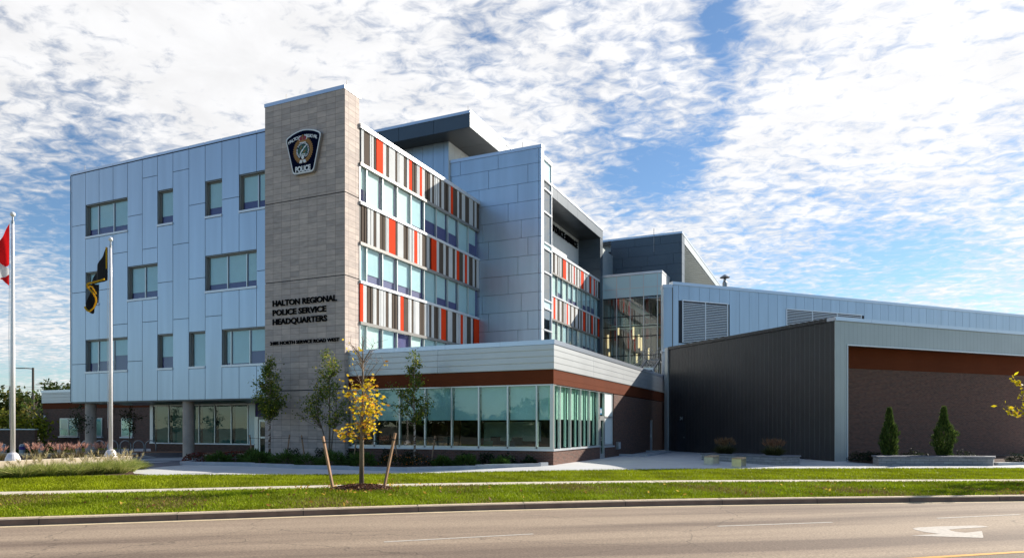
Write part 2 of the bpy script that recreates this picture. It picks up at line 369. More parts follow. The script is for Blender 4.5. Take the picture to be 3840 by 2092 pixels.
def blades(name, base, tip, width, cols, parent=None, mtl='reed', bend=None):
    """grass blades: base (n,3) tip (n,3); bent quads+tri"""
    n = len(base); d = tip - base; side = np.cross(d, rng.normal(size=(n, 3))); side /= np.linalg.norm(side, axis=1)[:, None] + 1e-9
    w = np.asarray(width).reshape(-1, 1) * side * .5
    mid = base + d * .55 if bend is None else base + d * .5 + bend
    V = np.stack([base - w, base + w, mid + w * .8, mid - w * .8, tip], 1).reshape(-1, 3)
    idx = np.arange(n)[:, None] * 5
    L = np.concatenate([idx + np.array([[0, 1, 2, 3]]), idx + np.array([[3, 2, 4]])], 1).ravel().astype(np.int32)
    me = bpy.data.meshes.new(name); me.vertices.add(5 * n); me.vertices.foreach_set('co', V.ravel())
    me.loops.add(7 * n); me.loops.foreach_set('vertex_index', L)
    ls = (np.arange(n)[:, None] * 7 + np.array([[0, 4]])).ravel().astype(np.int32); lt = np.tile([4, 3], n).astype(np.int32)
    me.polygons.add(2 * n); me.polygons.foreach_set('loop_start', ls); me.polygons.foreach_set('loop_total', lt)
    ca = me.color_attributes.new('Col', 'FLOAT_COLOR', 'POINT'); cc = np.ones((5 * n, 4)); cc[:, :3] = np.repeat(np.asarray(cols), 5, 0); ca.data.foreach_set('color', cc.ravel())
    me.materials.append(M[mtl]); me.update(calc_edges=True)
    o = bpy.data.objects.new(name, me); COL.objects.link(o)
    if parent: o.parent = parent
    return o
def colvar(base, n, v=.3, other=None, frac=0.):
    c = np.array(base)[None] * (1 + v * rng.uniform(-1, 1, (n, 1))) * (1 + .08 * rng.uniform(-1, 1, (n, 3)))
    if other is not None:
        k = rng.random(n) < frac; c[k] = np.array(other)[None] * (1 + v * rng.uniform(-1, 1, (k.sum(), 1)))
    return c

# ------------------------------------------------------------------ camera, sun, sky
FOC = 2600.; CAM = (10.98, -29.0, 1.7); TH = math.asin(.4091)
cd = bpy.data.cameras.new('camera'); cam = bpy.data.objects.new('camera', cd); COL.objects.link(cam)
cam.location = CAM; cam.rotation_euler = (R(90), 0, TH)
cd.sensor_width = 36; cd.lens = FOC / 3840 * 36; cd.shift_y = 554 / 3840; cd.clip_end = 4000; cd.clip_start = .1
SC.camera = cam
SUND = Vector((1, 1.54, 1.02)).normalized(); EL = math.asin(SUND.z); AZ = math.atan2(SUND.x, SUND.y)
sl = bpy.data.lights.new('sun', 'SUN'); sl.energy = 5.0; sl.angle = R(.55); sl.color = (1, .93, .82)
so = bpy.data.objects.new('sun', sl); COL.objects.link(so); so.rotation_euler = SUND.to_track_quat('Z', 'Y').to_euler()

def pxdir(px, py):
    t = (px - 1920) / FOC; v = (1600 - py) / FOC
    return Vector((-.4091 + t * .9125, .9125 + t * .4091, v)).normalized()
def world():
    w = bpy.data.worlds.new('World'); SC.world = w; w.use_nodes = True; nt = w.node_tree; nt.nodes.clear(); N = nt.nodes.new; L = nt.links.new
    def math_(op, a, b=None, clamp=False):
        m = N('ShaderNodeMath'); m.operation = op; m.use_clamp = clamp
        for i, x in enumerate((a, b)):
            if x is None: continue
            if isinstance(x, (int, float)): m.inputs[i].default_value = x
            else: L(x, m.inputs[i])
        return m.outputs[0]
    def smooth(x, a, b, lo=0., hi=1.):
        m = N('ShaderNodeMapRange'); m.interpolation_type = 'SMOOTHSTEP'
        L(x, m.inputs[0]); m.inputs[1].default_value = a; m.inputs[2].default_value = b; m.inputs[3].default_value = lo; m.inputs[4].default_value = hi
        return m.outputs[0]
    out = N('ShaderNodeOutputWorld'); bg = N('ShaderNodeBackground'); bg.inputs['Strength'].default_value = .085
    sky = N('ShaderNodeTexSky'); sky.sky_type = 'NISHITA'; sky.sun_disc = False; sky.sun_elevation = EL; sky.sun_rotation = AZ
    sky.altitude = 100; sky.air_density = 1.0; sky.dust_density = .15; sky.ozone_density = 2.5
    tc = N('ShaderNodeTexCoord'); sep = N('ShaderNodeSeparateXYZ'); L(tc.outputs['Generated'], sep.inputs[0])
    dz = math_('ADD', math_('MAXIMUM', sep.outputs[2], 0.), .10)
    # cloud deck coordinates (plane at unit height), turned to the street direction
    u = math_('DIVIDE', sep.outputs[0], dz); v = math_('DIVIDE', sep.outputs[1], dz)
    cb = N('ShaderNodeCombineXYZ'); L(u, cb.inputs[0]); L(v, cb.inputs[1])
    mp = N('ShaderNodeMapping'); mp.inputs['Rotation'].default_value = (0, 0, -R(15)); L(cb.outputs[0], mp.inputs[0])
    P = mp.outputs[0]
    def noise(scale, det, rough=.5, vec=P, dist=0., off=(0, 0, 0), sc=(1, 1, 1)):
        m2 = N('ShaderNodeMapping'); m2.inputs['Location'].default_value = off; m2.inputs['Scale'].default_value = sc; L(vec, m2.inputs[0])
        n = N('ShaderNodeTexNoise'); n.inputs['Scale'].default_value = scale; n.inputs['Detail'].default_value = det; n.inputs['Roughness'].default_value = rough
        n.inputs['Distortion'].default_value = dist; L(m2.outputs[0], n.inputs['Vector']); return n.outputs['Fac']
    big = noise(.75, 3, .5, off=(3.1, 1.7, 0))
    puffs = noise(17, 4, .6, dist=.5, sc=(1, 1.2, 1))
    fine = noise(34, 3, .6)
    fine2 = noise(5, 5, .6, dist=.4)
    wisps = noise(2.2, 6, .6, dist=.6, sc=(1, 2.2, 1), off=(5, 2, 0))
    # coverage: broad sheet in front, thinning low on the horizon and behind the street
    cov = math_('ADD', smooth(big, .25, .75, -.11, .11), .250)
    # hand-placed openings in the deck, by direction in the sky
    warp = N('ShaderNodeTexNoise'); warp.inputs['Scale'].default_value = 5; warp.inputs['Detail'].default_value = 5; L(tc.outputs['Generated'], warp.inputs['Vector'])
    wv = N('ShaderNodeVectorMath'); wv.operation = 'SUBTRACT'; L(warp.outputs['Color'], wv.inputs[0]); wv.inputs[1].default_value = (.5, .5, .5)
    ws = N('ShaderNodeVectorMath'); ws.operation = 'SCALE'; L(wv.outputs[0], ws.inputs[0]); ws.inputs['Scale'].default_value = .16
    wd = N('ShaderNodeVectorMath'); wd.operation = 'ADD'; L(tc.outputs['Generated'], wd.inputs[0]); L(ws.outputs[0], wd.inputs[1])
    def hole(px, py, r, amt):
        nonlocal cov
        d = N('ShaderNodeVectorMath'); d.operation = 'DISTANCE'; L(wd.outputs[0], d.inputs[0]); d.inputs[1].default_value = tuple(pxdir(px, py))
        h = smooth(d.outputs['Value'], 0., r, amt, 0.)
        cov = math_('SUBTRACT', cov, h)
    for a in HOLES: hole(*a)
    low = smooth(sep.outputs[2], .02, .22, .17, 0.); cov = math_('SUBTRACT', cov, low)
    back = N('ShaderNodeVectorMath'); back.operation = 'DOT_PRODUCT'; L(tc.outputs['Generated'], back.inputs[0]); back.inputs[1].default_value = (.4091, -.9125, 0)
    cov = math_('SUBTRACT', cov, smooth(back.outputs['Value'], -.1, .35, 0., .40)); cov = math_('SUBTRACT', cov, smooth(sep.outputs[2], .55, .9, 0., .35))
    dens = math_('ADD', math_('MULTIPLY', puffs, .75), math_('MULTIPLY', wisps, .40))
    dens = math_('ADD', dens, math_('MULTIPLY', fine, .12))
    dens = math_('SUBTRACT', math_('ADD', dens, cov), .76)
    a = smooth(dens, -.05, .20)
    thin = smooth(dens, -.26, .0, .05, .62)
    alpha = smooth(dens, -.22, .17, .0, 1.)
    shade = math_('MULTIPLY', smooth(fine2, .3, .7, .92, 1.03), smooth(dens, -.08, .16, .87, 1.))
    sd = N('ShaderNodeVectorMath'); sd.operation = 'DOT_PRODUCT'; L(tc.outputs['Generated'], sd.inputs[0]); sd.inputs[1].default_value = tuple(SUND)
    glow = smooth(sd.outputs['Value'], .1, 1., .0, .10)
    val = math_('ADD', shade, glow)
    cc = N('ShaderNodeVectorMath'); cc.operation = 'SCALE'; cc.inputs[0].default_value = CLOUD; L(val, cc.inputs['Scale'])
    sk = N('ShaderNodeVectorMath'); sk.operation = 'MULTIPLY'; L(sky.outputs[0], sk.inputs[0]); sk.inputs[1].default_value = SKYT
    mx = N('ShaderNodeMix'); mx.data_type = 'RGBA'; L(alpha, mx.inputs[0]); L(sk.outputs[0], mx.inputs[6]); L(cc.outputs[0], mx.inputs[7])
    L(mx.outputs[2], bg.inputs['Color']); L(bg.outputs[0], out.inputs[0])
CLOUD = (7.35, 7.35, 7.45); SKYT = (.86, .98, 1.06)
HOLES = [(2700, 40, .07, .16), (2690, 170, .06, .26), (2800, 330, .05, .12), (2640, 420, .06, .24), (2500, 540, .08, .22), (2350, 600, .08, .16), (2240, 660, .09, .16), (2560, 680, .08, .12),
         (2450, 760, .10, .10), (2330, 620, .12, .05), (3300, 980, .22, .16), (3000, 1000, .2, .12), (3760, 1020, .2, .14), (3350, 420, .34, -.06), (900, 250, .3, -.05), (480, 600, .17, .15), (250, 660, .16, .15), (60, 780, .16, .16), (1450, 560, .08, .18), (1850, 60, .05, .08), (2250, 40, .06, .1), (700, 150, .22, -.05), (2000, 450, .10, -.04), (2500, 950, .12, -.08), (3000, 850, .14, -.05)]
world()
SC.view_settings.view_transform = 'Standard'; SC.view_settings.look = 'None'; SC.view_settings.gamma = 1; SC.view_settings.exposure = .62

# ------------------------------------------------------------------ terrain heights
def cl(x, a=0., b=1.): return max(a, min(b, x))
def g(X, Y):
    """height of the paved forecourt: level by the entrance, falling towards the street"""
    d = (X - 10.98) * -.4091 + (Y + 29) * .9125
    z = -.1 * cl((31 - d) / 3)
    if d < 28: z = -.1 - .03 * cl((28 - d) / 6)
    z += -.18 * cl((-X - 12) / 10) * cl((4 - Y) / 3) * cl((d - 31) / 5)
    if d >= 30: z += -.12 * cl((X - 3) / 6) * cl((13 - Y) / 5) * cl((d - 30) / 2)
    return z
# ------------------------------------------------------------------ main building
HQ = thing('office_building', 'four storey silver panelled office building with striped side and slate roof canopy', 'building')
def grooved(mb, x0, x1, z0, z1, xs, zs_by_col, y, m, th=.05, gap=.022):
    pass
# body
b = MB()
b.box(-33.0, -11.36, .32, 44.3, 3.30, 17.5, 'joint')
b.box(-33.0, -16.5, .06, .31, 17.4, 17.79, 'joint')
b.build('core_wall', HQ)
# left facade cladding panels, module 1.29 m
XJ = [-33.09, -32.92, -31.60, -30.32, -29.03, -27.73, -26.43, -25.13, -23.84, -22.54, -21.25, -19.96, -18.67, -17.39, -16.3]
zt, zb = 17.77, 3.27
cols = {  # column index -> horizontal joints / window holes (top, bottom)
 0: dict(j=[16.66, 12.37, 7.97]), 1: dict(j=[14.50, 10.24, 5.68]),
 2: dict(h=[0, 1, 2]), 3: dict(h=[0, 2], j=[10.24]), 4: dict(h=[0, 2], j=[12.37, 7.99]),
 5: dict(h=[1], j=[14.50, 5.68]), 6: dict(h=[1], j=[16.64, 12.37, 7.99]), 7: dict(h=[0, 2], j=[10.24]),
 8: dict(j=[16.64, 12.37, 7.99]), 9: dict(h=[2], j=[14.50, 10.24]), 10: dict(h=[0, 1], j=[7.99]),
 11: dict(h=[1, 2], j=[14.50]), 12: dict(h=[0, 1, 2]), 13: dict(h=[0, 2], j=[10.24])}
WZ = [(15.70, 13.58), (11.44, 9.32), (7.18, 5.06)]
b = MB(); gp = .016
for c in range(14):
    x0, x1 = XJ[c] + gp, XJ[c + 1] - gp
    cuts = [zt, zb] + cols[c].get('j', [])
    for h in cols[c].get('h', []): cuts += list(WZ[h])
    cuts = sorted(cuts, reverse=True)
    for a, d in zip(cuts[:-1], cuts[1:]):
        if any(abs(a - WZ[h][0]) < .01 and abs(d - WZ[h][1]) < .01 for h in cols[c].get('h', [])): continue
        b.box(x0, x1, 0, .05, d + gp, a - gp, 'silver')
b.build('cladding_panels', HQ)
b = MB()
for h, (c0, c1) in []: pass
b.box(-33.09, -33.01, 0, 22, 3.27, 17.77, 'silver')                   # end wall
b.build('end_wall', HQ)
b = MB()
for c in range(14): b.box(XJ[c] + .008 if c > 1 else XJ[c], XJ[c + 1] - .008, -.03, .5, 17.80, 17.95, 'cap')
b.box(-33.0, -16.6, -.022, .45, 17.78, 17.94, 'joint'); b.box(-33.12, -32.8, .51, 30, 17.80, 17.95, 'cap')
b.build('roof_coping', HQ)
b = MB(); b.box(-33.0, -16.5, .06, 4.45, 3.20, 3.30, 'soffit'); b.build('soffit', HQ)
# windows of the left facade: opening x0,x1, level, mullions, blind drops
WL = [(-31.60, -27.73, 0, [-30.66, -29.22], [.72, .70, .74]), (-25.13, -23.84, 0, [], [.70]), (-21.25, -19.96, 0, [], [.70]), (-18.67, -16.5, 0, [-17.45], [.70, .72]),
      (-31.60, -30.32, 1, [], [.72]), (-27.73, -25.13, 1, [-26.41], [.74, .74]), (-21.25, -17.39, 1, [-19.74, -18.30], [.76, .76, .76]),
      (-31.60, -27.73, 2, [-30.66, -29.22], [.68, .64, .50], ), (-25.13, -23.84, 2, [], [.62]), (-22.54, -21.25, 2, [], [.93]), (-19.96, -16.5, 2, [-19.47, -18.07], [.88, .90, .60])]
def recessed_window(x0, x1, z1, z0, mull, drops):
    w = MB(); d = .30; f = .045
    w.box(x0, x0 + f, .05, d, z0, z1, 'frame_tan'); w.box(x1 - f, x1, .05, d, z0, z1, 'frame_tan')
    w.box(x0 + f, x1 - f, .05, d, z1 - f, z1, 'frame_tan'); w.box(x0 + f, x1 - f, .05, d, z0, z0 + f, 'frame_tan')
    o = w.build('window', HQ)
    s = MB(); s.box(x0 - .01, x1 + .01, -.05, .20, z0 + .0, z0 + .12, 'sill'); s.build('sill', o)
    fr = MB(); xs = [x0 + f] + mull + [x1 - f]
    for m_ in mull: fr.box(m_ - .03, m_ + .03, .19, .27, z0 + .12, z1 - f, 'frame')
    fr.box(x0 + f, x1 - f, .19, .27, z1 - f - .06, z1 - f, 'frame_tan'); fr.box(x0 + f, x0 + f + .06, .19, .27, z0 + .12, z1 - .1, 'frame_tan')
    fr.build('frame', o)
    p = MB(); p.box(x0 + f, x1 - f, .225, .235, z0 + .12, z1 - f, 'glass'); p.build('pane', o)
    bl = MB(); ins = MB()
    for (a, c), dr in zip(zip(xs[:-1], xs[1:]), drops):
        zz = z1 - (z1 - z0) * dr
        bl.box(a + .09, c - .05, .262, .270, zz, z1 - f, 'blind')
    ins.box(x0 + f, x1 - f, .290, .31, z0 + .10, z1 - f, 'interior')  # flat panel, its colour carries the room's darkness and the reflection
    bl.build('blind', o); ins.build('painted_dark_interior', o)
for w in WL: recessed_window(w[0], w[1], *WZ[w[2]], w[3], w[4])

# ---- stone tower
b = MB()
TX0, TX1, TY0, TY1 = -16.50, -11.20, -.30, .90
for z0, z1 in ((-.3, 3.60), (3.65, 9.40), (9.45, 13.63), (13.68, 18.90)): b.box(TX0, TX1, TY0, TY1 - .01, z0, z1, 'stone')
for z in (3.60, 9.40, 13.63): b.box(TX0 + .03, TX1 - .03, TY0 + .03, TY1 - .02, z, z + .05, 'joint')
b.build('stone_tower', HQ)
b = MB(); b.box(TX0 - .03, TX1 + .03, TY0 - .03, TY1 + .1, 18.90, 19.09, 'cap'); b.build('tower_coping', HQ)

# ---- striped wings on the plane x = -11.2
# stripe schedules: colour letter + where that stripe starts, metres along the wall
def sched(txt):
    return [t[0] for t in txt.split()], [float(t[1:]) for t in txt.split()]
S1 = 'D0.92 W1.01 D1.23 T1.28 W1.77 D1.89 W1.94 D2.11 T2.20 R2.36 W2.97 D3.28 T3.34 W3.56 D4.17 T4.23 W4.40 D4.52 W4.58 D5.05 T5.11 D5.32 W5.39 R5.62 D5.90 T5.99 D6.21 T6.29 W6.47 D6.56 W6.62 R6.79 W7.05 D7.39 T7.48 D7.69 T7.77 W8.02 D8.24 T8.30 W8.50 D8.60 W8.67 D8.88 W8.96 T9.12 W9.40 D9.73 T9.80 D10.04 T10.11 W10.34 D10.43 W10.48 R10.59 T10.89 W11.50 D11.74 T11.82 W12.14 T12.59 W13.19 T13.76 W14.00 T14.30 T14.62'
S2 = 'D0.92 T1.06 D1.25 T1.33 D1.47 W1.56 D1.80 W1.87 D2.08 T2.15 W2.36 T2.67 D2.95 T3.02 W3.24 D3.32 W3.37 R3.55 D4.17 T4.23 W4.41 T5.01 D5.30 T5.38 W5.56 D5.62 W5.67 D5.90 W5.99 R6.18 W6.51 D6.76 W6.82 T7.06 W7.61 D7.71 W7.77 D7.91 R8.16 W8.78 T9.09 W9.64 D9.95 T10.03 W10.35 T10.84 W11.19 R11.39 T11.74 W12.30 R12.54 W12.86 T13.15 W13.72 T14.01 W14.30 W14.60'
S3 = 'R0.88 W1.16 D1.48 T1.56 D1.78 T1.87 W2.05 D2.10 W2.14 T2.36 W2.62 D2.74 W2.78 D3.01 W3.06 T3.23 W3.52 D3.82 T3.91 D4.11 T4.21 D4.40 W4.48 R4.70 D5.01 T5.07 W5.54 D5.60 W5.65 D5.88 T5.94 W6.12 D6.22 W6.28 D6.75 T6.85 D7.04 T7.11 W7.36 D7.63 W7.69 D7.89 T7.97 W8.17 D8.47 T8.55 D8.80 T8.86 W9.06 D9.13 W9.19 R9.35 D9.95 T10.01 W10.21 D10.81 T10.86 D11.20 T11.27 W11.37 D11.68 W11.74 R11.94 W12.27 D12.54 W12.60 T12.83 W13.46 D13.71 R13.95 R14.58'
F1 = 'W29.07 D29.34 T29.60 W29.87 T30.43 W30.76 T31.04 W31.23 D31.60 T31.74 R32.02 W32.83 T33.39 W33.93 T34.29 W34.56 R35.05 D35.24 W35.40 T35.77 W36.19 T36.73 W37.06 R37.26 D38.05 W38.22 T38.66 W39.04 T39.91 R40.12 D40.58 W40.80 R41.49 W41.89 T42.23 W42.60 T42.98 T43.59'
F2 = 'W29.07 R29.49 W29.97 T30.49 W31.09 T31.60 W32.22 T32.45 W32.66 R33.01 W33.36 T33.93 W34.35 T35.05 W35.55 T36.28 W36.73 T37.06 W37.52 R37.89 T38.59 W38.94 T39.35 W39.77 T40.19 R40.76 W41.23 T41.64 W42.12 T42.60 R43.02 R43.52'
def striped_band(sch, z0, z1, y0, y1):
    cs, ys = sched(sch); b = MB(); mp_ = dict(W='s_white', T='s_taupe', D='s_dark', R='s_red'); off = dict(W=.05, T=.035, D=.0, R=.06)
    ys[0] = y0; ys[-1] = y1
    for i in range(len(cs) - 1):
        a, c = ys[i], ys[i + 1]
        if c - a < .01: continue
        b.box(-11.32, -11.20 + off[cs[i]], a, c, z0, z1, mp_[cs[i]])
    b.build('striped_panel_band', HQ)
Y0, Y1 = TY1, 14.68
for args in ((S1, 15.57, 17.36), (S2, 11.42, 13.37), (S3, 7.24, 9.22)): striped_band(*args, Y0, Y1)
YB0, YB1 = 26.0, 43.48
for args in ((F1, 15.57, 17.36), (F2, 11.42, 13.37)): striped_band(*args, YB0, YB1)
b = MB(); b.box(-11.30, -11.16, 16.7, YB0, 7.24, 17.36, 's_white'); b.build('middle_wall', HQ)
b = MB()
for y0, y1 in ((Y0, 14.68), (16.7, 43.48)):
    b.box(-11.9, -11.08, y0, y1, 17.37, 17.60, 'sill')
b.build('parapet_coping', HQ)
for y0, y1 in ((Y0, 14.68), (YB0, 43.48)):
    for zt_ in (15.56, 11.41, 7.23): b = MB(); b.box(-11.32, -11.10, y0, y1, zt_ - .16, zt_, 'frame_tan'); b.build('head_trim', HQ)
    for zs in (13.38, 9.23): b = MB(); b.box(-11.32, -11.09, y0, y1, zs, zs + .15, 'sill'); b.build('sill_trim', HQ)
def glazed_pane(x, y0, y1, z0, z1, drop, side=None, blindm='blind', glassm='glass', inner='interior', gap=.0, frame=.06):
    """one pane of a window band on a wall facing +x"""
    w = MB(); w.box(x - .12, x + .03, y0 - frame / 2, y0 + frame / 2, z0, z1, 'frame'); o = w.build('window', HQ)
    p = MB(); p.box(x - .035, x - .025, y0 + frame / 2, y1 - frame / 2, z0, z1, glassm); p.build('pane', o)
    if drop > 0:
        q = MB(); q.box(x - .13, x - .12, y0 + .05, y1 - gap - .04, z1 - (z1 - z0) * drop, z1, blindm); q.build('blind', o)
    return o
ML = [.92, 1.52, 2.98, 4.43, 5.88, 7.36, 8.83, 10.29, 11.70, 13.15, 14.55]
DR = [[.6, .97, .97, 1., .9, .52, .52, .55, 1., .55], [1., .74, .74, .74, .76, 1., .72, .72, 1., .97], [.7, 1., 1., 0., 1., 1., 1., 1., 1., 1.]]
BM = [['blind_white'] * 4 + ['blind'] * 6, ['blind', 'blind', 'blind'] + ['blind'] * 7, ['blind_white', 'blind_white', 'blind', 'blind', 'blind_white'] + ['blind'] * 5]
for r_, (z0, z1) in enumerate(((13.53, 15.40), (9.38, 11.25), (5.25, 7.07))):
    for i in range(10):
        glazed_pane(-11.2, ML[i], ML[i + 1], z0, z1, DR[r_][i], blindm=BM[r_][i], gap=.12 if i not in (0, 3, 5, 8) else 0)
ML2 = [26.0, 27.6, 29.10, 30.60, 31.95, 33.48, 34.84, 36.25, 37.79, 39.25, 40.66, 42.12, 43.45]
D2R = [[1, 1, 1, .72, 1, .74, .76, 1, .7, .62, .62, .95], [1, 1, 1, 1, .85, .8, .8, 1, .7, .7, .72, 1]]
for r_, (z0, z1) in enumerate(((13.53, 15.40), (9.38, 11.25))):
    for i in range(12): glazed_pane(-11.2, ML2[i], ML2[i + 1], z0, z1, D2R[r_][i], blindm='blind_white' if D2R[r_][i] == 1 and i < 8 else 'blind', gap=.1)
b = MB(); b.box(-11.37, -11.355, Y0, 43.4, 5.2, 17.3, 'interior'); b.build('window_backing', HQ)
b = MB(); b.box(-11.3, -11.2, 14.6, 43.4, 5.2, 9.2, 's_white'); b.build('lower_wall', HQ)

# ---- penthouse and roof canopy
b = MB()
for i, x in enumerate(np.arange(-30, -13.6, .895)): b.box(x + .012, min(x + .883, -13.52), 14.5, 14.56, 17.4, 22.2, 'silver')
for y in np.arange(14.5, 43.4, .895): b.box(-13.56, -13.5, y + .012, min(y + .883, 43.44), 17.4, 22.2, 'white')  # white on this side paints in the bounced light
b.box(-30, -13.56, 14.57, 43.44, 17.4, 22.19, 'joint')
b.build('penthouse_wall', HQ)
def slab_panels(b, x0, x1, y0, y1, z0, z1, st, m='slate'):
    """a thick slab whose front (-y) and side (+x) faces are panelled"""
    b.box(x0, x1 - .04, y0 + .04, y1, z0 + .02, z1, 'joint')
    n = max(1, round((x1 - x0) / st)); w = (x1 - x0) / n
    for i in range(n): b.box(x0 + i * w + .012, x0 + (i + 1) * w - (.012 if i < n - 1 else 0), y0, y0 + .04, z0, z1 - .001, m)
    n = max(1, round((y1 - y0) / st)); w = (y1 - y0) / n
    for i in range(n): b.box(x1 - .04, x1, y0 + (.0401 if i == 0 else i * w + .012), y0 + (i + 1) * w - .012, z0, z1 - .001, m)
b = MB(); slab_panels(b, -31.2, -11.02, 13.05, 44.4, 22.18, 23.12, 2.93)
for y in np.arange(13.05, 44.4, 2.93): b.box(-31.2, -11.06, y + .012, min(y + 2.918, 44.4), 22.16, 22.199, 'soffit')
c_ = b.build('roof_canopy', HQ)
k = MB(); k.box(-31.24, -10.98, 13.01, 44.44, 23.12, 23.31, 'cap'); k.build('coping', c_)
# end wall of the canopy frame
b = MB(); z = 5.2
b.box(-13.5, -11.10, 43.53, 44.36, 5.2, 22.16, 'joint')
while z < 22.1:
    zz = min(z + 1.24, 22.15)
    b.box(-13.52, -11.10, 43.48, 43.53, z + .012, zz - .012, 'slate'); b.box(-11.10, -11.03, 43.48, 44.4, z + .012, zz - .012, 'slate'); z = zz
b.build('canopy_end_wall', HQ)
# link and rear slate block
b = MB(); b.box(-13, -11.06, 44.4, 48.6, 5, 21.3, 'klight'); b.build('link_wall', HQ)
RB = MB()
RB.box(-11.3, -3.30, 48.56, 50.0, 5, 23.05, 'joint')
z = 23.05; row = 0
while z > 10:
    z0_ = z - 1.15 if row else z - .42 - .55
    x = -11.35 - (row % 4) * .72
    while x < -3.21:
        x1_ = min(x + 2.88, -3.21)
        if x1_ > -11.3: RB.box(max(x, -11.3) + .012, x1_ - .012 if x1_ < -3.22 else x1_, 48.5, 48.56, z0_ + .012, z - .012, 'slate')
        x += 2.88
    RB.box(-3.29, -3.21, 48.57, 50.1, z0_ + .012, z - .012, 'slate')
    z = z0_; row += 1
rb = RB.build('rear_slate_block', HQ)
k = MB(); slab_panels(k, -14, -3.21, 50.1, 84, 22.25, 23.05, 2.9, 'klight')
for y in np.arange(50.1, 84, 1.15):
    k.box(-7.2, -3.3, y, y + 1.05, 22.16, 22.24, 'klight')
k.build('roof_slab', rb)
k = MB()
for z in np.arange(10, 22.1, .42): k.box(-7.3, -7.14, 50.1, 84, z, z + .36, 'klight')
k.box(-14, -7.3, 50.0, 84, 5, 22.2, 'joint'); k.build('louvre_wall', rb)
k = MB(); k.box(-13.5, -3.17, 48.46, 84, 23.05, 23.27, 'cap'); k.build('coping', rb)
k = MB(); k.tube([(-6.3, 48.44, 21.3), (-6.3, 48.44, 23.9)], .035, 'galv'); k.build('lightning_rod', rb)

# ---- grey panel stair block in front of the striped wings
b = MB(); b.box(-13.45, -6.55, 14.76, 15.15, 5.1, 20.62, 'joint')
rows = [20.62, 19.64, 18.38, 17.13, 15.89, 14.65, 13.40, 12.14, 10.88, 9.62, 8.36, 7.10, 5.84, 5.1]
for i, (a, c) in enumerate(zip(rows[:-1], rows[1:])):
    xv = -13.51 + .90; xs = []
    off = [(-12.63), (-12.93), (-11.32), (-12.05)][0]
    start = -6.62 - [1.3, .80, 1.55, 2.29][i % 4] - (1.75 if i == 0 else 0)
    x = start; xs = [-6.62]
    while x > -13.45: xs.append(x); x -= 2.99
    xs.append(-13.51)
    for p, q in zip(xs[:-1], xs[1:]): b.box(q + .012, p - .012, 14.70, 14.76, c + .012, a - .012, 'silver')
    b.box(-6.60, -6.44, 14.70, 14.76, c + .012, a - .012, 'silver')
    b.box(-6.50, -6.44, 14.761, 15.2, c + .012, a - .012, 'white')
sb = b.build('stair_block', HQ)
k = MB(); k.box(-13.55, -6.40, 14.66, 15.24, 20.62, 20.84, 'cap'); k.build('coping', sb)
k = MB(); k.box(-11.2, -6.62, 15.2, 16.7, 5.1, 20.05, 'interior_b'); k.box(-11.2, -6.40, 15.2, 16.75, 20.05, 20.25, 'sill'); k.build('stair_shaft', sb)
zs = [20.05, 18.66, 18.04, 16.45, 14.35, 13.95, 12.33, 10.42, 9.84, 8.36, 6.8, 5.3]
kinds = ['spandrel', 'glass_sky', 'glass_sky', 'glass_sky', 'spandrel', 'glass_sky', 'glass_sky', 'spandrel', 'glass_sky', 'glass_sky', 'glass_sky']
for a, c, kd in zip(zs[:-1], zs[1:], kinds):
    k = MB(); k.box(-6.52, -6.50, 15.2, 16.7, c + .05, a - .05, kd); w = k.build('window', sb)
k = MB()
for z in zs: k.box(-6.56, -6.40, 15.2, 16.7, z - .05, z + .05, 'sill')
k.box(-6.56, -6.42, 16.62, 16.72, 5.3, 20.05, 'sill'); k.build('mullions', sb)

# ---- glazed atrium
AT = MB(); AX = [-11.03, -9.45, -7.97, -6.50, -5.02, -4.58]
for x in AX: AT.box(x - .04, x + .04, 44.34, 44.50, 5.2, 18.02, 'frame')
for z in (16.61,): AT.box(-11.0, -4.6, 44.37, 44.46, z - .03, z + .03, 'frame')
for z in (15.61, 13.59, 12.50, 11.41, 9.37, 8.30): AT.box(-11.0, -4.6, 44.37, 44.46, z - .05, z + .05, 's_dark')
at = AT.build('atrium', HQ)
for z0, z1, m_ in ((15.66, 16.58, 'spandrel'), (16.64, 17.98, 'spandrel')):
    for a, c in zip(AX[:-1], AX[1:]):
        k = MB(); k.box(a + .04, c - .04, 44.40, 44.43, z0, z1, m_); k.build('spandrel_pane', at)
for z0, z1 in ((5.2, 8.25), (8.35, 9.32), (9.42, 11.36), (11.46, 12.45), (12.55, 13.54), (13.64, 15.56)):
    for a, c in zip(AX[:-1], AX[1:]):
        k = MB(); k.box(a + .04, c - .04, 44.405, 44.415, z0, z1, 'glass_at'); k.build('window', at)
k = MB(); k.box(-11.15, -4.50, 44.30, 48.5, 18.0, 18.25, 'sill'); k.build('coping', at)
k = MB()
for y in np.arange(44.45, 48.4, .8): k.box(-4.62, -4.53, y + .01, min(y + .79, 48.5), 5.2, 17.99, 'white')
k.build('side_wall', at)
k = MB(); k.box(-11.1, -4.63, 47.9, 48.0, 5.2, 17.9, 'itaupe')
for x, w_ in ((-10.7, .3), (-9.0, .5), (-7.1, .35), (-5.6, .3)): k.box(x, x + w_, 47.8, 47.89, 11.5, 17.8, 'ired')
for x in np.arange(-10.9, -5, .62): k.box(x, x + .12, 47.75, 47.79, 5.5, 15.5, 's_dark')
k.box(-11.05, -5.4, 46.6, 47.7, 12.65, 13.0, 'iwhite'); k.box(-11.05, -5.4, 46.6, 47.7, 8.0, 8.4, 'iwhite')
k.vprism([(-11, 17.4), (-6.6, 14.2), (-6.6, 13.6), (-11, 16.7)], 47.6, 47.4, 'iwhite')
k.box(-11.1, -4.63, 44.6, 48.0, 5.15, 5.2, 'itaupe'); k.box(-11.09, -11.05, 44.6, 47.8, 5.2, 17.9, 'itaupe')
k.build('interior', at)
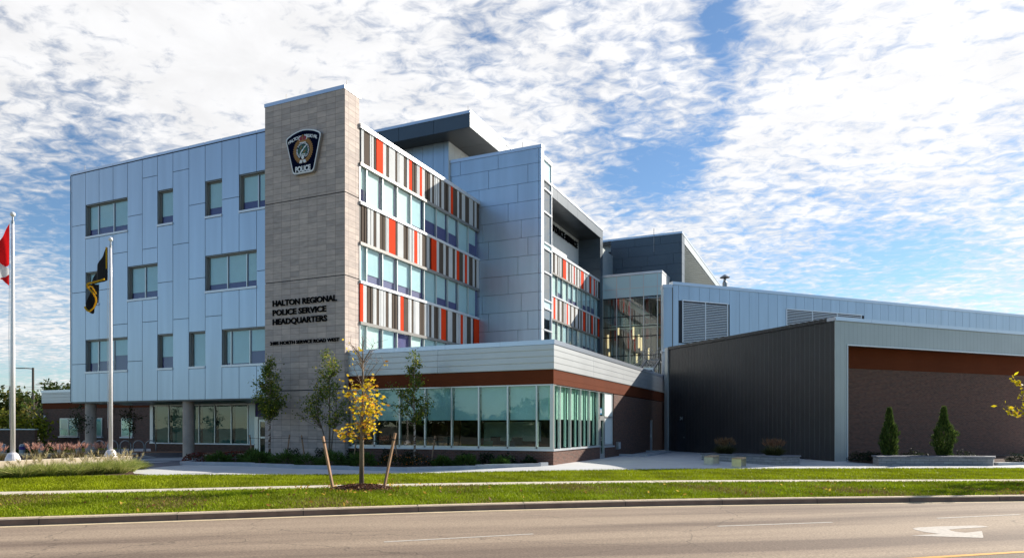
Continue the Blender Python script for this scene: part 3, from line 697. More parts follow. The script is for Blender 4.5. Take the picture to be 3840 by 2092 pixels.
for x, z0, z1 in ((-11.0 + .12, 10.45, 11.97), (-9.70, 11.88, 12.75), (-8.01, 11.33, 12.77), (-7.42, 10.33, 11.81), (-7.14, 10.03, 11.46), (-6.31, 9.02, 10.27), (-7.64, 8.73, 9.71), (-10.75, 9.1, 10.02)):
    k = MB(); k.lathe((x, 46, z0), [(.085, 0), (.095, .04), (.095, z1 - z0 - .04), (.08, z1 - z0)], 'lamp', 10); pl = k.build('pendant_lamp', at)
    k = MB(); k.tube([(x, 46, z1), (x, 46, 17.8)], .012, 'frame', 5); k.build('cord', pl)

# ---- ground floor under the left wing
b = MB()
b.box(-31.2, -11.4, 4.55, 40, -.4, 3.30, 'interior_b'); b.build('ground_floor_core', HQ)
b = MB(); b.box(-31.25, -21.85, 4.38, 4.54, -.4, .56, 'brick'); b.build('brick_base', HQ)
b = MB(); b.box(-31.3, -21.83, 4.32, 4.54, .56, .64, 'sill'); b.build('base_sill', HQ)
GX = [-31.0, -29.5, -28.04, -26.68, -25.26, -23.82, -22.40]
b = MB(); b.box(-31.27, -30.98, 4.33, 4.5, .64, 3.2, 'sill')
for x in GX[1:]: b.box(x - .035, x + .035, 4.36, 4.48, .64, 3.2, 'frame')
b.box(-30.98, -21.8, 4.36, 4.48, 3.10, 3.2, 'frame'); gz = b.build('ground_floor_glazing', HQ)
for a, c in zip(GX[:-1], GX[1:]):
    k = MB(); k.box(a + .035, c - .035, 4.41, 4.42, .64, 3.1, 'glass_dk'); w = k.build('window', gz)
    k = MB(); k.box(a + .25, c - .04, 4.49, 4.50, .66, 3.08, 'tree_reflection'); k.build('blind', w)  # flat dark sheet instead of a blind, painting in the dark reflection
k = MB(); k.box(-22.36, -21.82, 4.40, 4.43, .64, 3.1, 'spandrel'); k.build('spandrel_pane', gz)
b = MB(); b.box(-21.84, -21.55, 4.36, 4.5, -.2, 2.35, 'frame'); b.box(-21.55, -20.3, 4.36, 4.5, 2.2, 2.35, 'frame_tan'); b.box(-21.84, -16.5, 4.45, 4.54, 2.35, 3.2, 'interior'); b.box(-20.0, -16.5, 4.4, 4.54, -.2, 2.35, 'frame_tan')
dr = b.build('entrance_door', HQ)
k = MB(); k.box(-21.50, -21.38, 4.38, 4.44, -.1, 2.18, 'frame'); k.box(-20.42, -20.30, 4.38, 4.44, -.1, 2.18, 'frame')
for z0, z1 in ((-.1, .1), (.98, 1.1), (2.02, 2.18)): k.box(-21.38, -20.42, 4.38, 4.44, z0, z1, 'frame')
k.build('door_frame', dr)
k = MB(); k.box(-21.38, -20.42, 4.40, 4.42, .1, .98, 'glass_dk'); k.box(-21.38, -20.42, 4.40, 4.42, 1.1, 2.02, 'glass_dk'); k.build('pane', dr)
for x in (-31.9, -23.20):
    k = MB(); k.lathe((x, .55, -.35), [(.32, 0), (.32, 3.56)], 'concrete', 28); k.build('round_column', HQ, smooth=False)

# ---- roof lightning rods
for (x, y, z) in ((-32.1, .3, 17.95), (-15.3, 0, 19.09), (-11.4, .1, 19.09), (-11.3, 13.3, 23.31), (-7.9, 14.9, 20.84), (-4.2, 48.6, 23.27)):
    k = MB(); k.tube([(x, y, z), (x, y, z + .45)], .012, 'bronze', 5); k.build('lightning_rod', HQ)

# ------------------------------------------------------------------ low entrance pavilion
LP = thing('entrance_pavilion', 'low flat roofed corner pavilion with large windows, rust brown band and pale fascia', 'building')
def lbox(b, a0, a1, z0, z1, out, m, back=.2):
    pass
b = MB()
b.box(-11.19, -.30, 7.3, 24.2, -.2, 5.35, 'interior_b'); b.box(-11.19, -.40, .45, 7.3, 3.62, 5.35, 'iwhite')
b.box(-11.19, -.31, .31, 7.3, -.2, .02, 'interior_b')
b.build('core_wall', LP)
b = MB(); b.box(-11.24, .0, 0, .30, -.4, .62, 'brick'); b.box(-.30, 0, .301, 7.10, -.3, .62, 'brick'); b.box(-.30, 0, 8.05, 9.86, -.3, .56, 'brick')
b.box(-.30, 0, 9.86, 19.0, -.3, 3.58, 'brick'); b.box(-.30, 0, 19.0, 19.78, 2.2, 3.58, 'brick'); b.box(-.30, 0, 19.78, 24.3, -.3, 3.58, 'brick')
b.build('brick_wall', LP)
b = MB(); b.box(-11.24, .05, -.05, .30, .62, .70, 'sill'); b.box(-.30, .05, .301, 7.12, .62, .70, 'sill'); b.box(-.3, .05, 8.06, 9.84, .56, .64, 'sill'); b.build('window_sill', LP)
b = MB(); b.box(-11.19, .02, -.02, .4, 3.62, 4.26, 'brown'); b.box(-.4, .02, .401, 24.3, 3.62, 4.26, 'brown')
b.box(-11.19, .0, 0, .4, 3.56, 3.62, 'frame'); b.build('brown_band', LP)
b = MB()
def seg(a, c, cuts):
    p = [a] + cuts + [c]; return list(zip(p[:-1], p[1:]))
for a, c in seg(-11.21, .05, [-5.91]): b.box(a + .006, c - .006 if c < 0 else c, -.05, .35, 4.28, 5.38, 'fascia')
for a, c in seg(.351, 24.3, [5.8, 11.85, 18.0]): b.box(-.3, .05, a, c - .012, 4.28, 5.38, 'fascia')
b.box(-11.19, -.01, .0, .3, 4.2, 5.3, 'joint')
b.build('fascia', LP)
b = MB()
for a, c in seg(-11.21, .08, [-8.37, -5.49, -2.59]): b.box(a + .004, c - .004 if c < 0 else c, -.08, .42, 5.39, 5.60, 'cap')
for a, c in seg(.421, 24.3, [3, 6, 9, 12, 15, 18, 21]): b.box(-.4, .08, a, c - .008, 5.39, 5.60, 'cap')
b.build('roof_coping', LP)
b = MB(); b.box(-11.15, -.35, .4, 24.2, 5.36, 5.42, 'klight'); b.build('flat_roof', LP)
FU = MB(); random.seed(12)
for i, (x, y) in enumerate(((-10.2, 2.2), (-8.3, 3.1), (-6.4, 1.9), (-4.4, 3.3), (-2.6, 2.0))):
    FU = MB(); FU.box(x - .8, x + .8, y - .4, y + .4, .70, .75, 'woodlt')
    for sx in (-.75, .75): FU.box(x + sx - .03, x + sx + .03, y - .35, y + .35, .02, .70, 's_dark')
    FU.box(x - .3, x + .25, y - .04, y, .85, 1.2, 's_dark'); FU.box(x - .25, x + .25, y - .9, y - .5, .45, .5, 's_dark'); FU.box(x - .25, x + .25, y - .95, y - .9, .5, 1.0, 'e_green' if i % 2 else 'joint')
    FU.build('desk', LP)
FU = MB(); FU.box(-7.0, -3.5, 7.1, 7.28, .9, 2.0, 'iwhite'); FU.box(-10.5, -8.6, 7.1, 7.28, .02, 2.1, 'wood'); FU.build('inner_wall_boards', LP)
# front glazing
FX = [-11.06, -9.63, -8.14, -6.68, -5.20, -3.75, -2.26, -.82, -.04]
b = MB()
for x in FX: b.box(x - .035, x + .035, .02, .16, .70, 3.56, 'frame')
b.box(-11.1, 0, .02, .16, .701, .80, 'frame')
fg = b.build('front_glazing', LP)
for a, c in zip(FX[:-1], FX[1:]):
    k = MB(); k.box(a + .035, c - .035, .08, .09, .80, 3.56, 'glass_dk'); w = k.build('window', fg)
    k = MB(); k.box(a + .04, c - .04, .25, .26, 2.02, 3.56, 'blind'); k.build('blind', w)
SY = [.02, 1.0, 2.45, 3.95, 5.39, 6.92]
b = MB()
for y in SY[:-1] + [6.92, 7.12, 8.05, 9.66]: b.box(-.16, -.02, y - .035, y + .035, .70 if y < 7 else (-.05 if y < 9 else .64), 3.56, 'frame')
b.box(-.16, -.02, .05, 9.69, 3.562, 3.62, 'frame'); b.box(-.16, -.02, 6.92, 9.66, 2.20, 2.30, 'frame'); b.box(-.16, -.02, 8.08, 9.66, .64, .74, 'frame')
sg = b.build('side_glazing', LP)
for a, c in zip(SY[:-1], SY[1:]):
    k = MB(); k.box(-.09, -.08, a + .035, c - .035, .72, 3.56, 'glass'); w = k.build('window', sg)
    k = MB(); k.box(-.27, -.26, a + .1, c - .42 if c > 1.1 else c - .3, 2.05, 3.56, 'blind_side'); k.build('blind', w)
    k = MB(); k.box(-.275, -.20, c - .34 if c > 1.1 else c - .26, c - .18, .74, 3.56, 'blind_side'); k.build('pleated_curtain', w)
k = MB(); k.box(-.09, -.08, 7.15, 8.01, 2.3, 3.56, 'glass'); w = k.build('transom_window', sg)
k = MB(); k.box(-.28, -.27, 7.2, 7.8, 2.3, 3.56, 'blind_side'); k.build('blind', w)
k = MB(); k.box(-.10, -.06, 8.09, 9.62, .74, 2.20, 'blind_white'); k.box(-.10, -.06, 8.09, 9.62, 2.30, 3.56, 'blind_white'); k.build('white_infill_panel', sg)
b = MB(); b.box(-.14, -.02, 7.16, 7.30, .02, 2.2, 'frame'); b.box(-.14, -.02, 7.88, 8.01, .02, 2.2, 'frame'); b.box(-.14, -.02, 7.30, 7.88, .02, .24, 'frame'); b.box(-.14, -.02, 7.30, 7.88, 2.06, 2.2, 'frame')
sd = b.build('side_door', LP)
k = MB(); k.box(-.09, -.07, 7.30, 7.88, .24, 2.06, 'glass_dk'); k.build('pane', sd)
k = MB(); k.tube([(.0, 7.24, .98), (.06, 7.24, 1.0), (.06, 7.40, 1.0)], .02, 'frame', 6); k.tube([(.0, 7.24, 1.12), (.05, 7.24, 1.12)], .03, 'frame', 6); k.build('handle', sd)
b = MB(); b.box(-.22, -.12, 19.0, 19.1, 0, 2.2, 'frame_tan'); b.box(-.22, -.02, 19.66, 19.78, 0, 2.2, 'frame'); b.box(-.22, -.16, 19.1, 19.66, 0, 2.2, 'interior'); b.box(-.2, -.1, 19.1, 19.66, 1.0, 1.12, 'frame'); b.build('service_door', LP)
b = MB(); b.box(.0, .16, 10.26, 10.70, .40, .84, 'galv'); b.box(.16, .18, 10.29, 10.67, .43, .81, 'sill'); b.build('meter_box', LP)
b = MB(); b.box(-.07, -.05, 7.22, 7.62, 2.38, 2.72, 'blue'); npb = b.build('number_plate', LP)

# ------------------------------------------------------------------ charcoal hall (right) and metal hall behind it
ANG = math.atan2(.7252, .6886)
K0 = (11.58, 10.17)
KH = thing('charcoal_hall', 'charcoal clad hall with light grey frame around a dark brick front', 'building', (K0[0], K0[1], 0), ANG)
def kb(b, name, parent=KH): return b.build(name, parent)
b = MB(); b.box(.0, .5, .02, 14.5, -.5, 7.13, 'kdark'); kb(b, 'charcoal_wall')
b = MB(); b.box(.5, 21.9, 1.2, 14.4, -.5, 6.9, 'joint'); kb(b, 'core_wall')
b = MB(); b.box(-.06, .012, -.02, .02, -.5, 7.13, 'klight'); b.box(.012, .80, 0, .10, -.5, 7.13, 'klight'); b.box(.80, 22, 0, .10, 5.95, 7.13, 'klight'); b.box(.74, .80, .10, .98, -.5, 5.95, 'klight'); b.box(.80, 22, .10, 1.2, 5.97, 6.1, 'soffit')
kb(b, 'front_frame')
b = MB(); b.box(.78, .83, -.03, .10, -.5, 5.90, 'sill'); b.box(.78, 22, -.04, .12, 5.90, 5.96, 'sill'); kb(b, 'frame_trim')
b = MB(); b.box(.5, 22, .90, 1.2, 4.84, 5.97, 'brown'); kb(b, 'brown_band')
b = MB(); b.box(.5, 22, .94, 1.2, -.5, 4.84, 'brick'); kb(b, 'brick_wall')
b = MB()
for i in range(6): b.box(-.08 + i * 2.5, -.08 + i * 2.5 + 2.49, -.08, .5, 7.14, 7.32, 'cap')
for i in range(3): b.box(14.92 + i * 2.5, 14.92 + i * 2.5 + 2.49, -.08, .5, 7.14, 7.32, 'cap')
kb(b, 'roof_coping')
b = MB()
for i in range(5): b.box(-.085, .5, .505 + i * 2.8, .505 + i * 2.8 + 2.79, 7.14, 7.32, 'kdark')
kb(b, 'side_coping')
b = MB(); b.box(.5, 21.9, .5, 14.4, 6.9, 7.0, 'klight'); kb(b, 'flat_roof')
b = MB(); b.box(-.10, .3, 14.5, 14.88, -.3, 7.3, 'klight'); kb(b, 'corner_trim')
b = MB(); b.box(-.02, .0, 12.55, 13.45, -.1, 2.05, 'soffit'); dd = kb(b, 'flush_door')
k = MB(); k.box(-.06, -.02, 12.68, 12.72, .95, 1.05, 'galv'); k.build('handle', dd)

M0 = (.71, 23.38)
MH = thing('metal_hall', 'tall silver metal hall with ventilation louvres behind the charcoal hall', 'building', (M0[0], M0[1], 0), ANG)
b = MB(); b.prism([(.1, .06), (46, .06), (46, 16), (16.6, 16)], -.4, 12.2, 'joint'); b.build('core_wall', MH)
b = MB()
xs = [0.02, .52] + [.52 + .955 * i for i in range(1, 48)]
LV = [(.90, 5.06, 8.08, 11.2), (11.02, 19.22, 8.0, 11.2)]
for a, c in zip(xs[:-1], xs[1:]):
    b.box(a + .01, c - .01, 0, .06, 7.2, 8.0, 'silver'); z0 = 8.0; mid = (a + c) / 2
    if any(l[0] - .2 < mid < l[1] + .2 for l in LV): b.box(a + .01, c - .01, 0, .06, 11.22, 12.36, 'silver')
    else: b.box(a + .01, c - .01, 0, .06, 8.0, 12.36, 'silver')
b.box(.02, 46, 0, .06, -.4, 7.2, 'silver'); b.build('cladding_panels', MH)
b = MB(); b.box(-.05, 46, -.08, .4, 12.36, 12.58, 'cap'); b.build('roof_coping', MH)
b = MB(); b.box(-.06, .02, .0, .10, -.3, 12.36, 'bronze'); b.build('corner_reveal', MH)
for x0, x1, z0, z1 in LV:
    b = MB(); b.box(x0 - .06, x1 + .06, -.05, .02, z1, z1 + .08, 'sill'); b.box(x0 - .06, x0 + .02, -.05, .02, z0, z1, 'sill'); b.box(x1 - .02, x1 + .06, -.05, .02, z0, z1, 'sill'); b.box(x0, x1, .03, .05, z0, z1, 's_dark')
    n = 2 if x0 < 5 else 3
    for i in range(1, n): xm = x0 + (x1 - x0) * i / n; b.box(xm - .03, xm + .03, -.05, .03, z0, z1, 'sill')
    lv = b.build('louvre', MH)
    k = MB(); z = z0 + .02
    while z < z1 - .05:
        k.face([(x0, -.04, z), (x1, -.04, z), (x1, .02, z + .05), (x0, .02, z + .05)], 'sill'); k.face([(x0, -.04, z - .035), (x1, -.04, z - .035), (x1, -.04, z), (x0, -.04, z)], 'sill'); z += .128
    k.build('slats', lv)
b = MB(); b.lathe((7.6, 3.37, 12.2), [(.19, 0), (.19, 1.55), (.12, 1.7), (.12, 1.82)], 'galv', 16); b.lathe((7.6, 3.37, 12.2), [(.40, 1.95), (.42, 1.98), (.10, 2.2), (.02, 2.22)], 'galv', 16); b.tube([(7.6, 3.37, 14.0), (7.6, 3.37, 14.2)], .1, 'bronze'); b.build('chimney', MH)
# pale pier between atrium and hall
PR = thing('pale_metal_pier', 'narrow pale metal pier between the glazed atrium and the metal hall', 'wall', (.14, 22.9, 0), TH)
b = MB(); b.box(-.02, .62, 0, .9, 7.45, 12.1, 'silver'); b.box(.02, .58, .1, .8, 5.2, 7.3, 'silver'); b.build('panels', PR)
b = MB(); b.box(-.06, .66, -.04, .94, 12.1, 12.32, 'cap'); b.build('coping', PR); b = MB(); b.box(-.08, .68, -.06, .96, 7.3, 7.45, 'cap'); b.build('belt_trim', PR)

# ------------------------------------------------------------------ left brick wing
LW = thing('brick_wing', 'single storey dark brick wing with pale fascia seen under the overhang at far left', 'building', (-42, 10.4, 0))
LW['_base'] = (-42., 10.4, 0.)
b = MB(); b.box(-52.62, -31.3, 10.4, 24, -.5, 3.30, 'brick'); b.build('brick_wall', LW, base=(-42, 10.4, 0))
b = MB(); b.box(-52.64, -31.3, 10.37, 24, 3.30, 3.80, 'brown'); b.build('brown_band', LW)
b = MB(); b.box(-52.70, -31.3, 10.32, 24, 3.82, 4.72, 'fascia'); b.box(-52.74, -31.3, 10.28, 24, 4.73, 4.95, 'cap'); b.build('fascia', LW)
for x0, x1, mm in ((-50.12, -47.78, True), (-45.9, -44.67, False), (-42.2, -40.95, False)):
    b = MB(); b.box(x0 - .04, x1 + .04, 10.30, 10.39, .90, 2.46, 'frame'); w = b.build('window', LW)
    k = MB(); k.box(x0 + .05, x1 - .05, 10.27, 10.29, .98, 2.38, 'glass_dk'); k.build('pane', w)
    k = MB(); k.box(x0 + .12, x1 - .12, 10.292, 10.298, 1.5 if mm else 2.2, 2.38, 'blind'); k.build('blind', w)
    if mm: k = MB(); k.box(-48.98, -48.9, 10.24, 10.27, .98, 2.38, 'frame'); k.build('mullion', w)
    k = MB(); k.box(x0 - .12, x1 + .1, 10.2, 10.4, .78, .88, 'sill'); k.build('sill', w)
b = MB(); b.box(-52.5, -52.2, 10.34, 10.4, 2.4, 2.72, 'sill'); b.build('wall_light', LW)
b = MB(); b.box(-43.7, -43.3, 10.2, 10.4, 2.85, 3.25, 'bronze'); b.build('lantern', LW)
# ------------------------------------------------------------------ site: ribbons following the curving street
CURBF = [(-4.16, -20.49), (-1.70, -18.50), (.94, -16.15), (4.10, -13.65), (7.72, -11.08), (11.71, -8.73), (15.93, -6.30)]
WALKF = [(-9.07, -17.60), (-5.83, -14.98), (-2.39, -12.0), (1.95, -8.95), (6.75, -5.80), (11.90, -3.20), (17.14, -.70)]
WALKB = [(-10.05, -16.95), (-6.55, -14.35), (-3.0, -11.2), (1.50, -8.05), (6.45, -4.90), (11.75, -2.30), (17.15, .25)]
LAWNB = [(-15.42, -14.12), (-12.30, -11.0), (-10.3, -9.75), (-8.0, -9.0), (-5.41, -8.01), (-3.2, -6.05), (-.55, -3.45), (5.52, 1.05), (12.18, 4.42), (18.97, 7.67)]
def extend(pl, l=26, r=26):
    a, b_ = Vector(pl[0]), Vector(pl[1]); d = (a - b_).normalized(); p0 = a + d * l
    a, b_ = Vector(pl[-1]), Vector(pl[-2]); e = (a - b_).normalized(); p1 = a + e * r
    return [tuple(p0)] + list(pl) + [tuple(p1)]
def resample(pl, n):
    P = np.array(pl, float); d = np.r_[0, np.cumsum(np.linalg.norm(np.diff(P, axis=0), axis=1))]; t = np.linspace(0, d[-1], n)
    # gentle smoothing so that the lines curve
    Q = np.stack([np.interp(t, d, P[:, 0]), np.interp(t, d, P[:, 1])], 1)
    for _ in range(6): Q[1:-1] = .25 * Q[:-2] + .5 * Q[1:-1] + .25 * Q[2:]
    return Q
def offset(Q, o):
    T = np.gradient(Q, axis=0); T /= np.linalg.norm(T, axis=1)[:, None]; return Q + np.stack([-T[:, 1], T[:, 0]], 1) * o
NS = 90
cf = resample(extend(CURBF), NS); wf = resample(extend(WALKF), NS); wb = resample(extend(WALKB), NS); lb_ = resample(extend(LAWNB), NS)
def ribbon(b, A, B, za, zb, m, sub=1):
    n = len(A)
    for k in range(sub):
        t0, t1 = k / sub, (k + 1) / sub
        for i in range(n - 1):
            P = []
            for (j, t) in ((i, t0), (i + 1, t0), (i + 1, t1), (i, t1)):
                p = A[j] * (1 - t) + B[j] * t; P.append((p[0], p[1], za * (1 - t) + zb * t))
            b.face(P, m)
    return b
far_f = offset(cf, -16.0)
b = MB(); ribbon(b, far_f, cf, -.30, -.30, 'road'); struct(b.build('road'))
b = MB(); ribbon(b, offset(cf, -.22), offset(cf, -.0), -.296, -.294, 'gutter'); struct(b.build('gutter_strip'))
b = MB(); c1_ = offset(cf, .02); c2_ = offset(cf, .05); c3_ = offset(cf, .26)
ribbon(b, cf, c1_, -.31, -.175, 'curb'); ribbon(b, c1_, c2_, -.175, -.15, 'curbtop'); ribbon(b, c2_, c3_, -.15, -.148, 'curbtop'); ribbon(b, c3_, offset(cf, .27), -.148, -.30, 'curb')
struct(b.build('curb'))
b = MB()
for i in range(4, NS - 4, 3):
    p = cf[i]; q = c3_[i]; t = (cf[i + 1] - cf[i]); t /= np.linalg.norm(t); w_ = t * .008; n_ = np.array([t[1], -t[0]]) * .004
    a_ = p + n_; b.face([(a_[0] - w_[0], a_[1] - w_[1], -.3), (a_[0] + w_[0], a_[1] + w_[1], -.3), (c1_[i][0] + n_[0] + w_[0], c1_[i][1] + n_[1] + w_[1], -.172), (c1_[i][0] + n_[0] - w_[0], c1_[i][1] + n_[1] - w_[1], -.172)], 's_dark')
    b.face([(c1_[i][0] - w_[0], c1_[i][1] - w_[1], -.145), (c1_[i][0] + w_[0], c1_[i][1] + w_[1], -.145), (q[0] + w_[0], q[1] + w_[1], -.144), (q[0] - w_[0], q[1] - w_[1], -.144)], 's_dark')
struct(b.build('curb_joints'))
b = MB(); ribbon(b, offset(cf, .262), wf, -.155, -.135, 'verge', 3); struct(b.build('verge_lawn'))
b = MB(); ribbon(b, wf, wb, -.125, -.125, 'walk'); ribbon(b, wf - (wb - wf) * .001, wf, -.2, -.125, 'walk'); struct(b.build('sidewalk'))
b = MB()
for i in range(2, NS - 2, 1):
    if i % 2: continue
    p, q = wf[i], wb[i]; t = (wf[i + 1] - wf[i]); t /= np.linalg.norm(t); w_ = t * .01
    b.face([(p[0] - w_[0], p[1] - w_[1], -.121), (p[0] + w_[0], p[1] + w_[1], -.121), (q[0] + w_[0], q[1] + w_[1], -.121), (q[0] - w_[0], q[1] - w_[1], -.121)], 'curb')
struct(b.build('sidewalk_joints'))
b = MB(); ribbon(b, wb, lb_, -.13, -.10, 'lawn', 3); struct(b.build('front_lawn'))
# forecourt: a grid from the lawn edge back under the buildings
b = MB(); NB = 14; back = np.stack([np.linspace(-60, 110, NS), np.full(NS, 95.)], 1)
tt = [0, .015, .03, .045, .06, .075, .09, .11, .13, .16, .2, .26, .4, .7, 1.]
grid = []
for i in range(NS):
    row = []
    for t in tt: p = lb_[i] * (1 - t) + back[i] * t; row.append((p[0], p[1], g(p[0], p[1]) if t > 0 else -.104))
    grid.append(row)
for i in range(NS - 1):
    for j in range(len(tt) - 1): b.face([grid[i][j], grid[i + 1][j], grid[i + 1][j + 1], grid[i][j + 1]], 'plaza')
struct(b.build('forecourt_paving'))
def sheet(b, poly, m, dz, nx=10):
    """triangulated flat-ish sheet draped on the forecourt"""
    import mathutils
    xs = [p[0] for p in poly]; ys = [p[1] for p in poly]; x0, x1, y0, y1 = min(xs), max(xs), min(ys), max(ys)
    st = .5
    def inside(x, y):
        c = False; j = len(poly) - 1
        for i in range(len(poly)):
            if (poly[i][1] > y) != (poly[j][1] > y) and x < (poly[j][0] - poly[i][0]) * (y - poly[i][1]) / (poly[j][1] - poly[i][1]) + poly[i][0]: c = not c
            j = i
        return c
    pts = [Vector(p) for p in poly]
    ex = []
    for i in range(len(poly)):
        a, c = Vector(poly[i]), Vector(poly[(i + 1) % len(poly)]); n = max(1, int((c - a).length / st))
        for k in range(n): ex.append(a.lerp(c, k / n))
    nb = len(ex)
    y = y0 + st / 2
    while y < y1:
        x = x0 + st / 2
        while x < x1:
            if inside(x, y): ex.append(Vector((x, y)))
            x += st
        y += st
    vs, ed, fs, *_ = mathutils.geometry.delaunay_2d_cdt(ex, [(i, (i + 1) % nb) for i in range(nb)], [list(range(nb))], 1, .001)
    for f in fs:
        P = [vs[i] for i in f]
        b.face([(p.x, p.y, gmesh(p.x, p.y) + dz) for p in P], m)
    return b
def gmesh(x, y): return g(x, y)
# surrounding ground to the horizon
b = MB(); A = offset(cf, .1)
ext0 = np.vstack([A[0] + (A[0] - A[1]) / np.linalg.norm(A[0] - A[1]) * 1400, A, A[-1] + (A[-1] - A[-2]) / np.linalg.norm(A[-1] - A[-2]) * 1400])
T_ = np.array([-.58, .81]) * 1600
ribbon(b, ext0, ext0 + T_, -.45, -.45, 'ground'); ribbon(b, ext0 - T_ * .9, ext0, -.45, -.45, 'ground'); struct(b.build('ground'))

# road markings
def strip_poly(b, pts, m, z=-.296): b.face([(x, y, z) for x, y in pts], m)
def dash(a, c, w=.10):
    a = Vector(a); c = Vector(c); d = (c - a).normalized(); n = Vector((-d.y, d.x)) * w / 2
    return [tuple(a - n), tuple(c - n), tuple(c + n), tuple(a + n)]
for a, c in (((4.01, -18.90), (6.04, -17.0)), ((9.04, -14.55), (11.16, -12.96)), ((13.27, -11.31), (15.09, -9.78)), ((18.3, -7.1), (20.3, -5.4))):
    b = MB(); strip_poly(b, dash(a, c, .09), 'paint'); struct(b.build('lane_dash'))
b = MB(); a, c = Vector((12.29, -16.83)), Vector((13.92, -15.50)); d = (c - a).normalized()
strip_poly(b, dash(tuple(a - d * 30), tuple(c + d * 22), .12), 'yellow'); struct(b.build('yellow_centre_line'))
ARW = [(12.45, -14.34), (12.97, -13.90), (12.75, -13.72), (12.62, -13.50), (12.60, -13.30), (12.70, -13.10), (13.05, -12.80), (13.80, -12.31), (13.92, -12.30), (14.02, -12.42), (13.73, -12.70), (13.42, -12.95), (13.22, -13.19), (13.24, -13.36), (13.30, -13.45), (13.44, -13.53), (13.77, -13.14), (13.64, -14.02), (13.61, -14.11)]
b = MB()
import mathutils
vs, ed, fs, *_ = mathutils.geometry.delaunay_2d_cdt([Vector(p) for p in ARW], [(i, (i + 1) % len(ARW)) for i in range(len(ARW))], [list(range(len(ARW)))], 1, .001)
for f in fs: b.face([(vs[i].x, vs[i].y, -.296) for i in f], 'paint')
struct(b.build('turn_arrow_marking'))

# paver area and planting beds
b = MB(); sheet(b, [(-36, -3.2), (-22, -5.5), (-17.5, -8.3), (-15.9, -9.3), (-15.2, -9.1), (-15.3, -6.7), (-15.9, -6.0), (-18.0, -2.2), (-18.0, -.4), (-16.6, -.3), (-16.6, 4.3), (-36, 4.3)], 'paver', .006); struct(b.build('paver_field'))
b = MB(); sheet(b, [(-31, -4.2), (-22.5, -3.2), (-19.4, -4.2), (-22.3, -5.2)], 'plaza', .012); struct(b.build('concrete_strip'))
BED = [(-15.45, -6.35), (-11.8, -5.75), (-9.6, -5.80), (-4.4, -4.95), (-.45, -.55), (-.45, -.02), (-11.15, -.02), (-11.15, -.33), (-16.5, -.33), (-17.9, -.5), (-17.9, -2.4)]
b = MB(); sheet(b, BED, 'mulch', .05); struct(b.build('planting_bed_soil'))
KB = wthing('bed_kerb', 'grey stone kerb edging the planting bed in front of the pavilion', 'kerb', (-9, -6, 0))
b = MB()
kl = [(-17.95, -2.4), (-15.6, -6.5), (-15.2, -6.55), (-11.8, -5.93), (-9.6, -5.98), (-4.37, -5.13), (-.30, -.75), (-.12, -.30)]
for (a, c) in zip(kl[:-1], kl[1:]):
    a = Vector(a); c = Vector(c); n = max(1, round((c - a).length / 2.4))
    for k in range(n):
        p, q = a.lerp(c, k / n), a.lerp(c, (k + 1) / n); d = (q - p).normalized(); nn = Vector((-d.y, d.x)) * .16
        q2 = q - d * .012
        zb_ = g(p.x, p.y) - .1; zt_ = (g(p.x, p.y) + g(q.x, q.y)) / 2 + .15
        b.prism([(p.x, p.y), (q2.x, q2.y), (q2.x + nn.x, q2.y + nn.y), (p.x + nn.x, p.y + nn.y)], zb_, zt_, 'kerbst')
b.build('kerb_stones', KB)
b = MB()
for x0, x1, y0, y1 in ((.0, 1.70, 10.90, 11.15), (1.5, 1.72, 11.15, 17.9), (.0, 1.5, 17.7, 17.9)): b.box(x0 + (.01 if x0 == 0 else 0), x1, y0, y1, -.1, .11, 'kerbst')
o = b.build('utility_kerb'); tag(o, 'low concrete kerb boxed against the pavilion brick wall', 'kerb')
b = MB(); sheet(b, [(-16.3, -15.2), (-15.42, -14.05), (-12.9, -11.6), (-12.2, -10.75), (-13.2, -10.6), (-15.1, -9.3), (-15.9, -8.5)], 'mulch', .02); struct(b.build('mulch_strip'))

b = MB(); sheet(b, [(12.3, 9.95), (13.3, 8.95), (18.3, 10.1), (23.9, 13.9), (27.0, 18.0), (21.4, 21.0), (12.0, 11.2)], 'mulch', .03); struct(b.build('hall_bed_soil'))
b = MB(); sheet(b, [(-33.5, -4.5), (-27, -8), (-34, -16), (-60, -16), (-60, 8), (-38, 8), (-36, 3)], 'lawn', .03); struct(b.build('side_lawn'))
# ------------------------------------------------------------------ lawn grass blades
def lawn_blades(name, A, B, za, zb, n, h, c, dry=.0, s0=0.0, s1=1.0):
    nseg = len(A) - 1; i = rng.uniform(s0 * nseg, s1 * nseg, n); k = np.minimum(i.astype(int), nseg - 1); f = (i - k)[:, None]
    t = rng.random(n)[:, None]
    P = (A[k] * (1 - f) + A[k + 1] * f) * (1 - t) + (B[k] * (1 - f) + B[k + 1] * f) * t
    base = np.concatenate([P, za * (1 - t) + zb * t], 1)
    hh = h * rng.uniform(.5, 1.25, (n, 1)); lean = rng.normal(0, .45, (n, 2)) * hh
    # patchy tone
    pn = np.sin(P[:, 0] * 1.7 + 2 * np.sin(P[:, 1] * .9)) * np.sin(P[:, 1] * 2.1 + P[:, 0] * .6)
    cols = np.array(c)[None] * (1 + .30 * pn[:, None]) * rng.uniform(.65, 1.35, (n, 1))
    if dry:
        q = np.sin(P[:, 0] * .8 + 1.3) * np.sin(P[:, 1] * 1.1 + P[:, 0] * .5) + rng.normal(0, .45, n); kk = q > .72; cols[kk] = np.array([.23, .17, .055])[None] * rng.uniform(.7, 1.2, (kk.sum(), 1))
    tip = base + np.concatenate([lean, hh], 1)
    o = blades(name, base, tip, rng.uniform(.010, .022, n), cols); o['kind'] = 'stuff'; return o
lawn_blades('verge_grass', offset(cf, .262), wf, -.157, -.135, 120000, .065, (.225, .285, .008), 1, .24, .70)
lawn_blades('lawn_grass', wb, lb_, -.132, -.102, 110000, .065, (.27, .315, .006), 0, .24, .72)
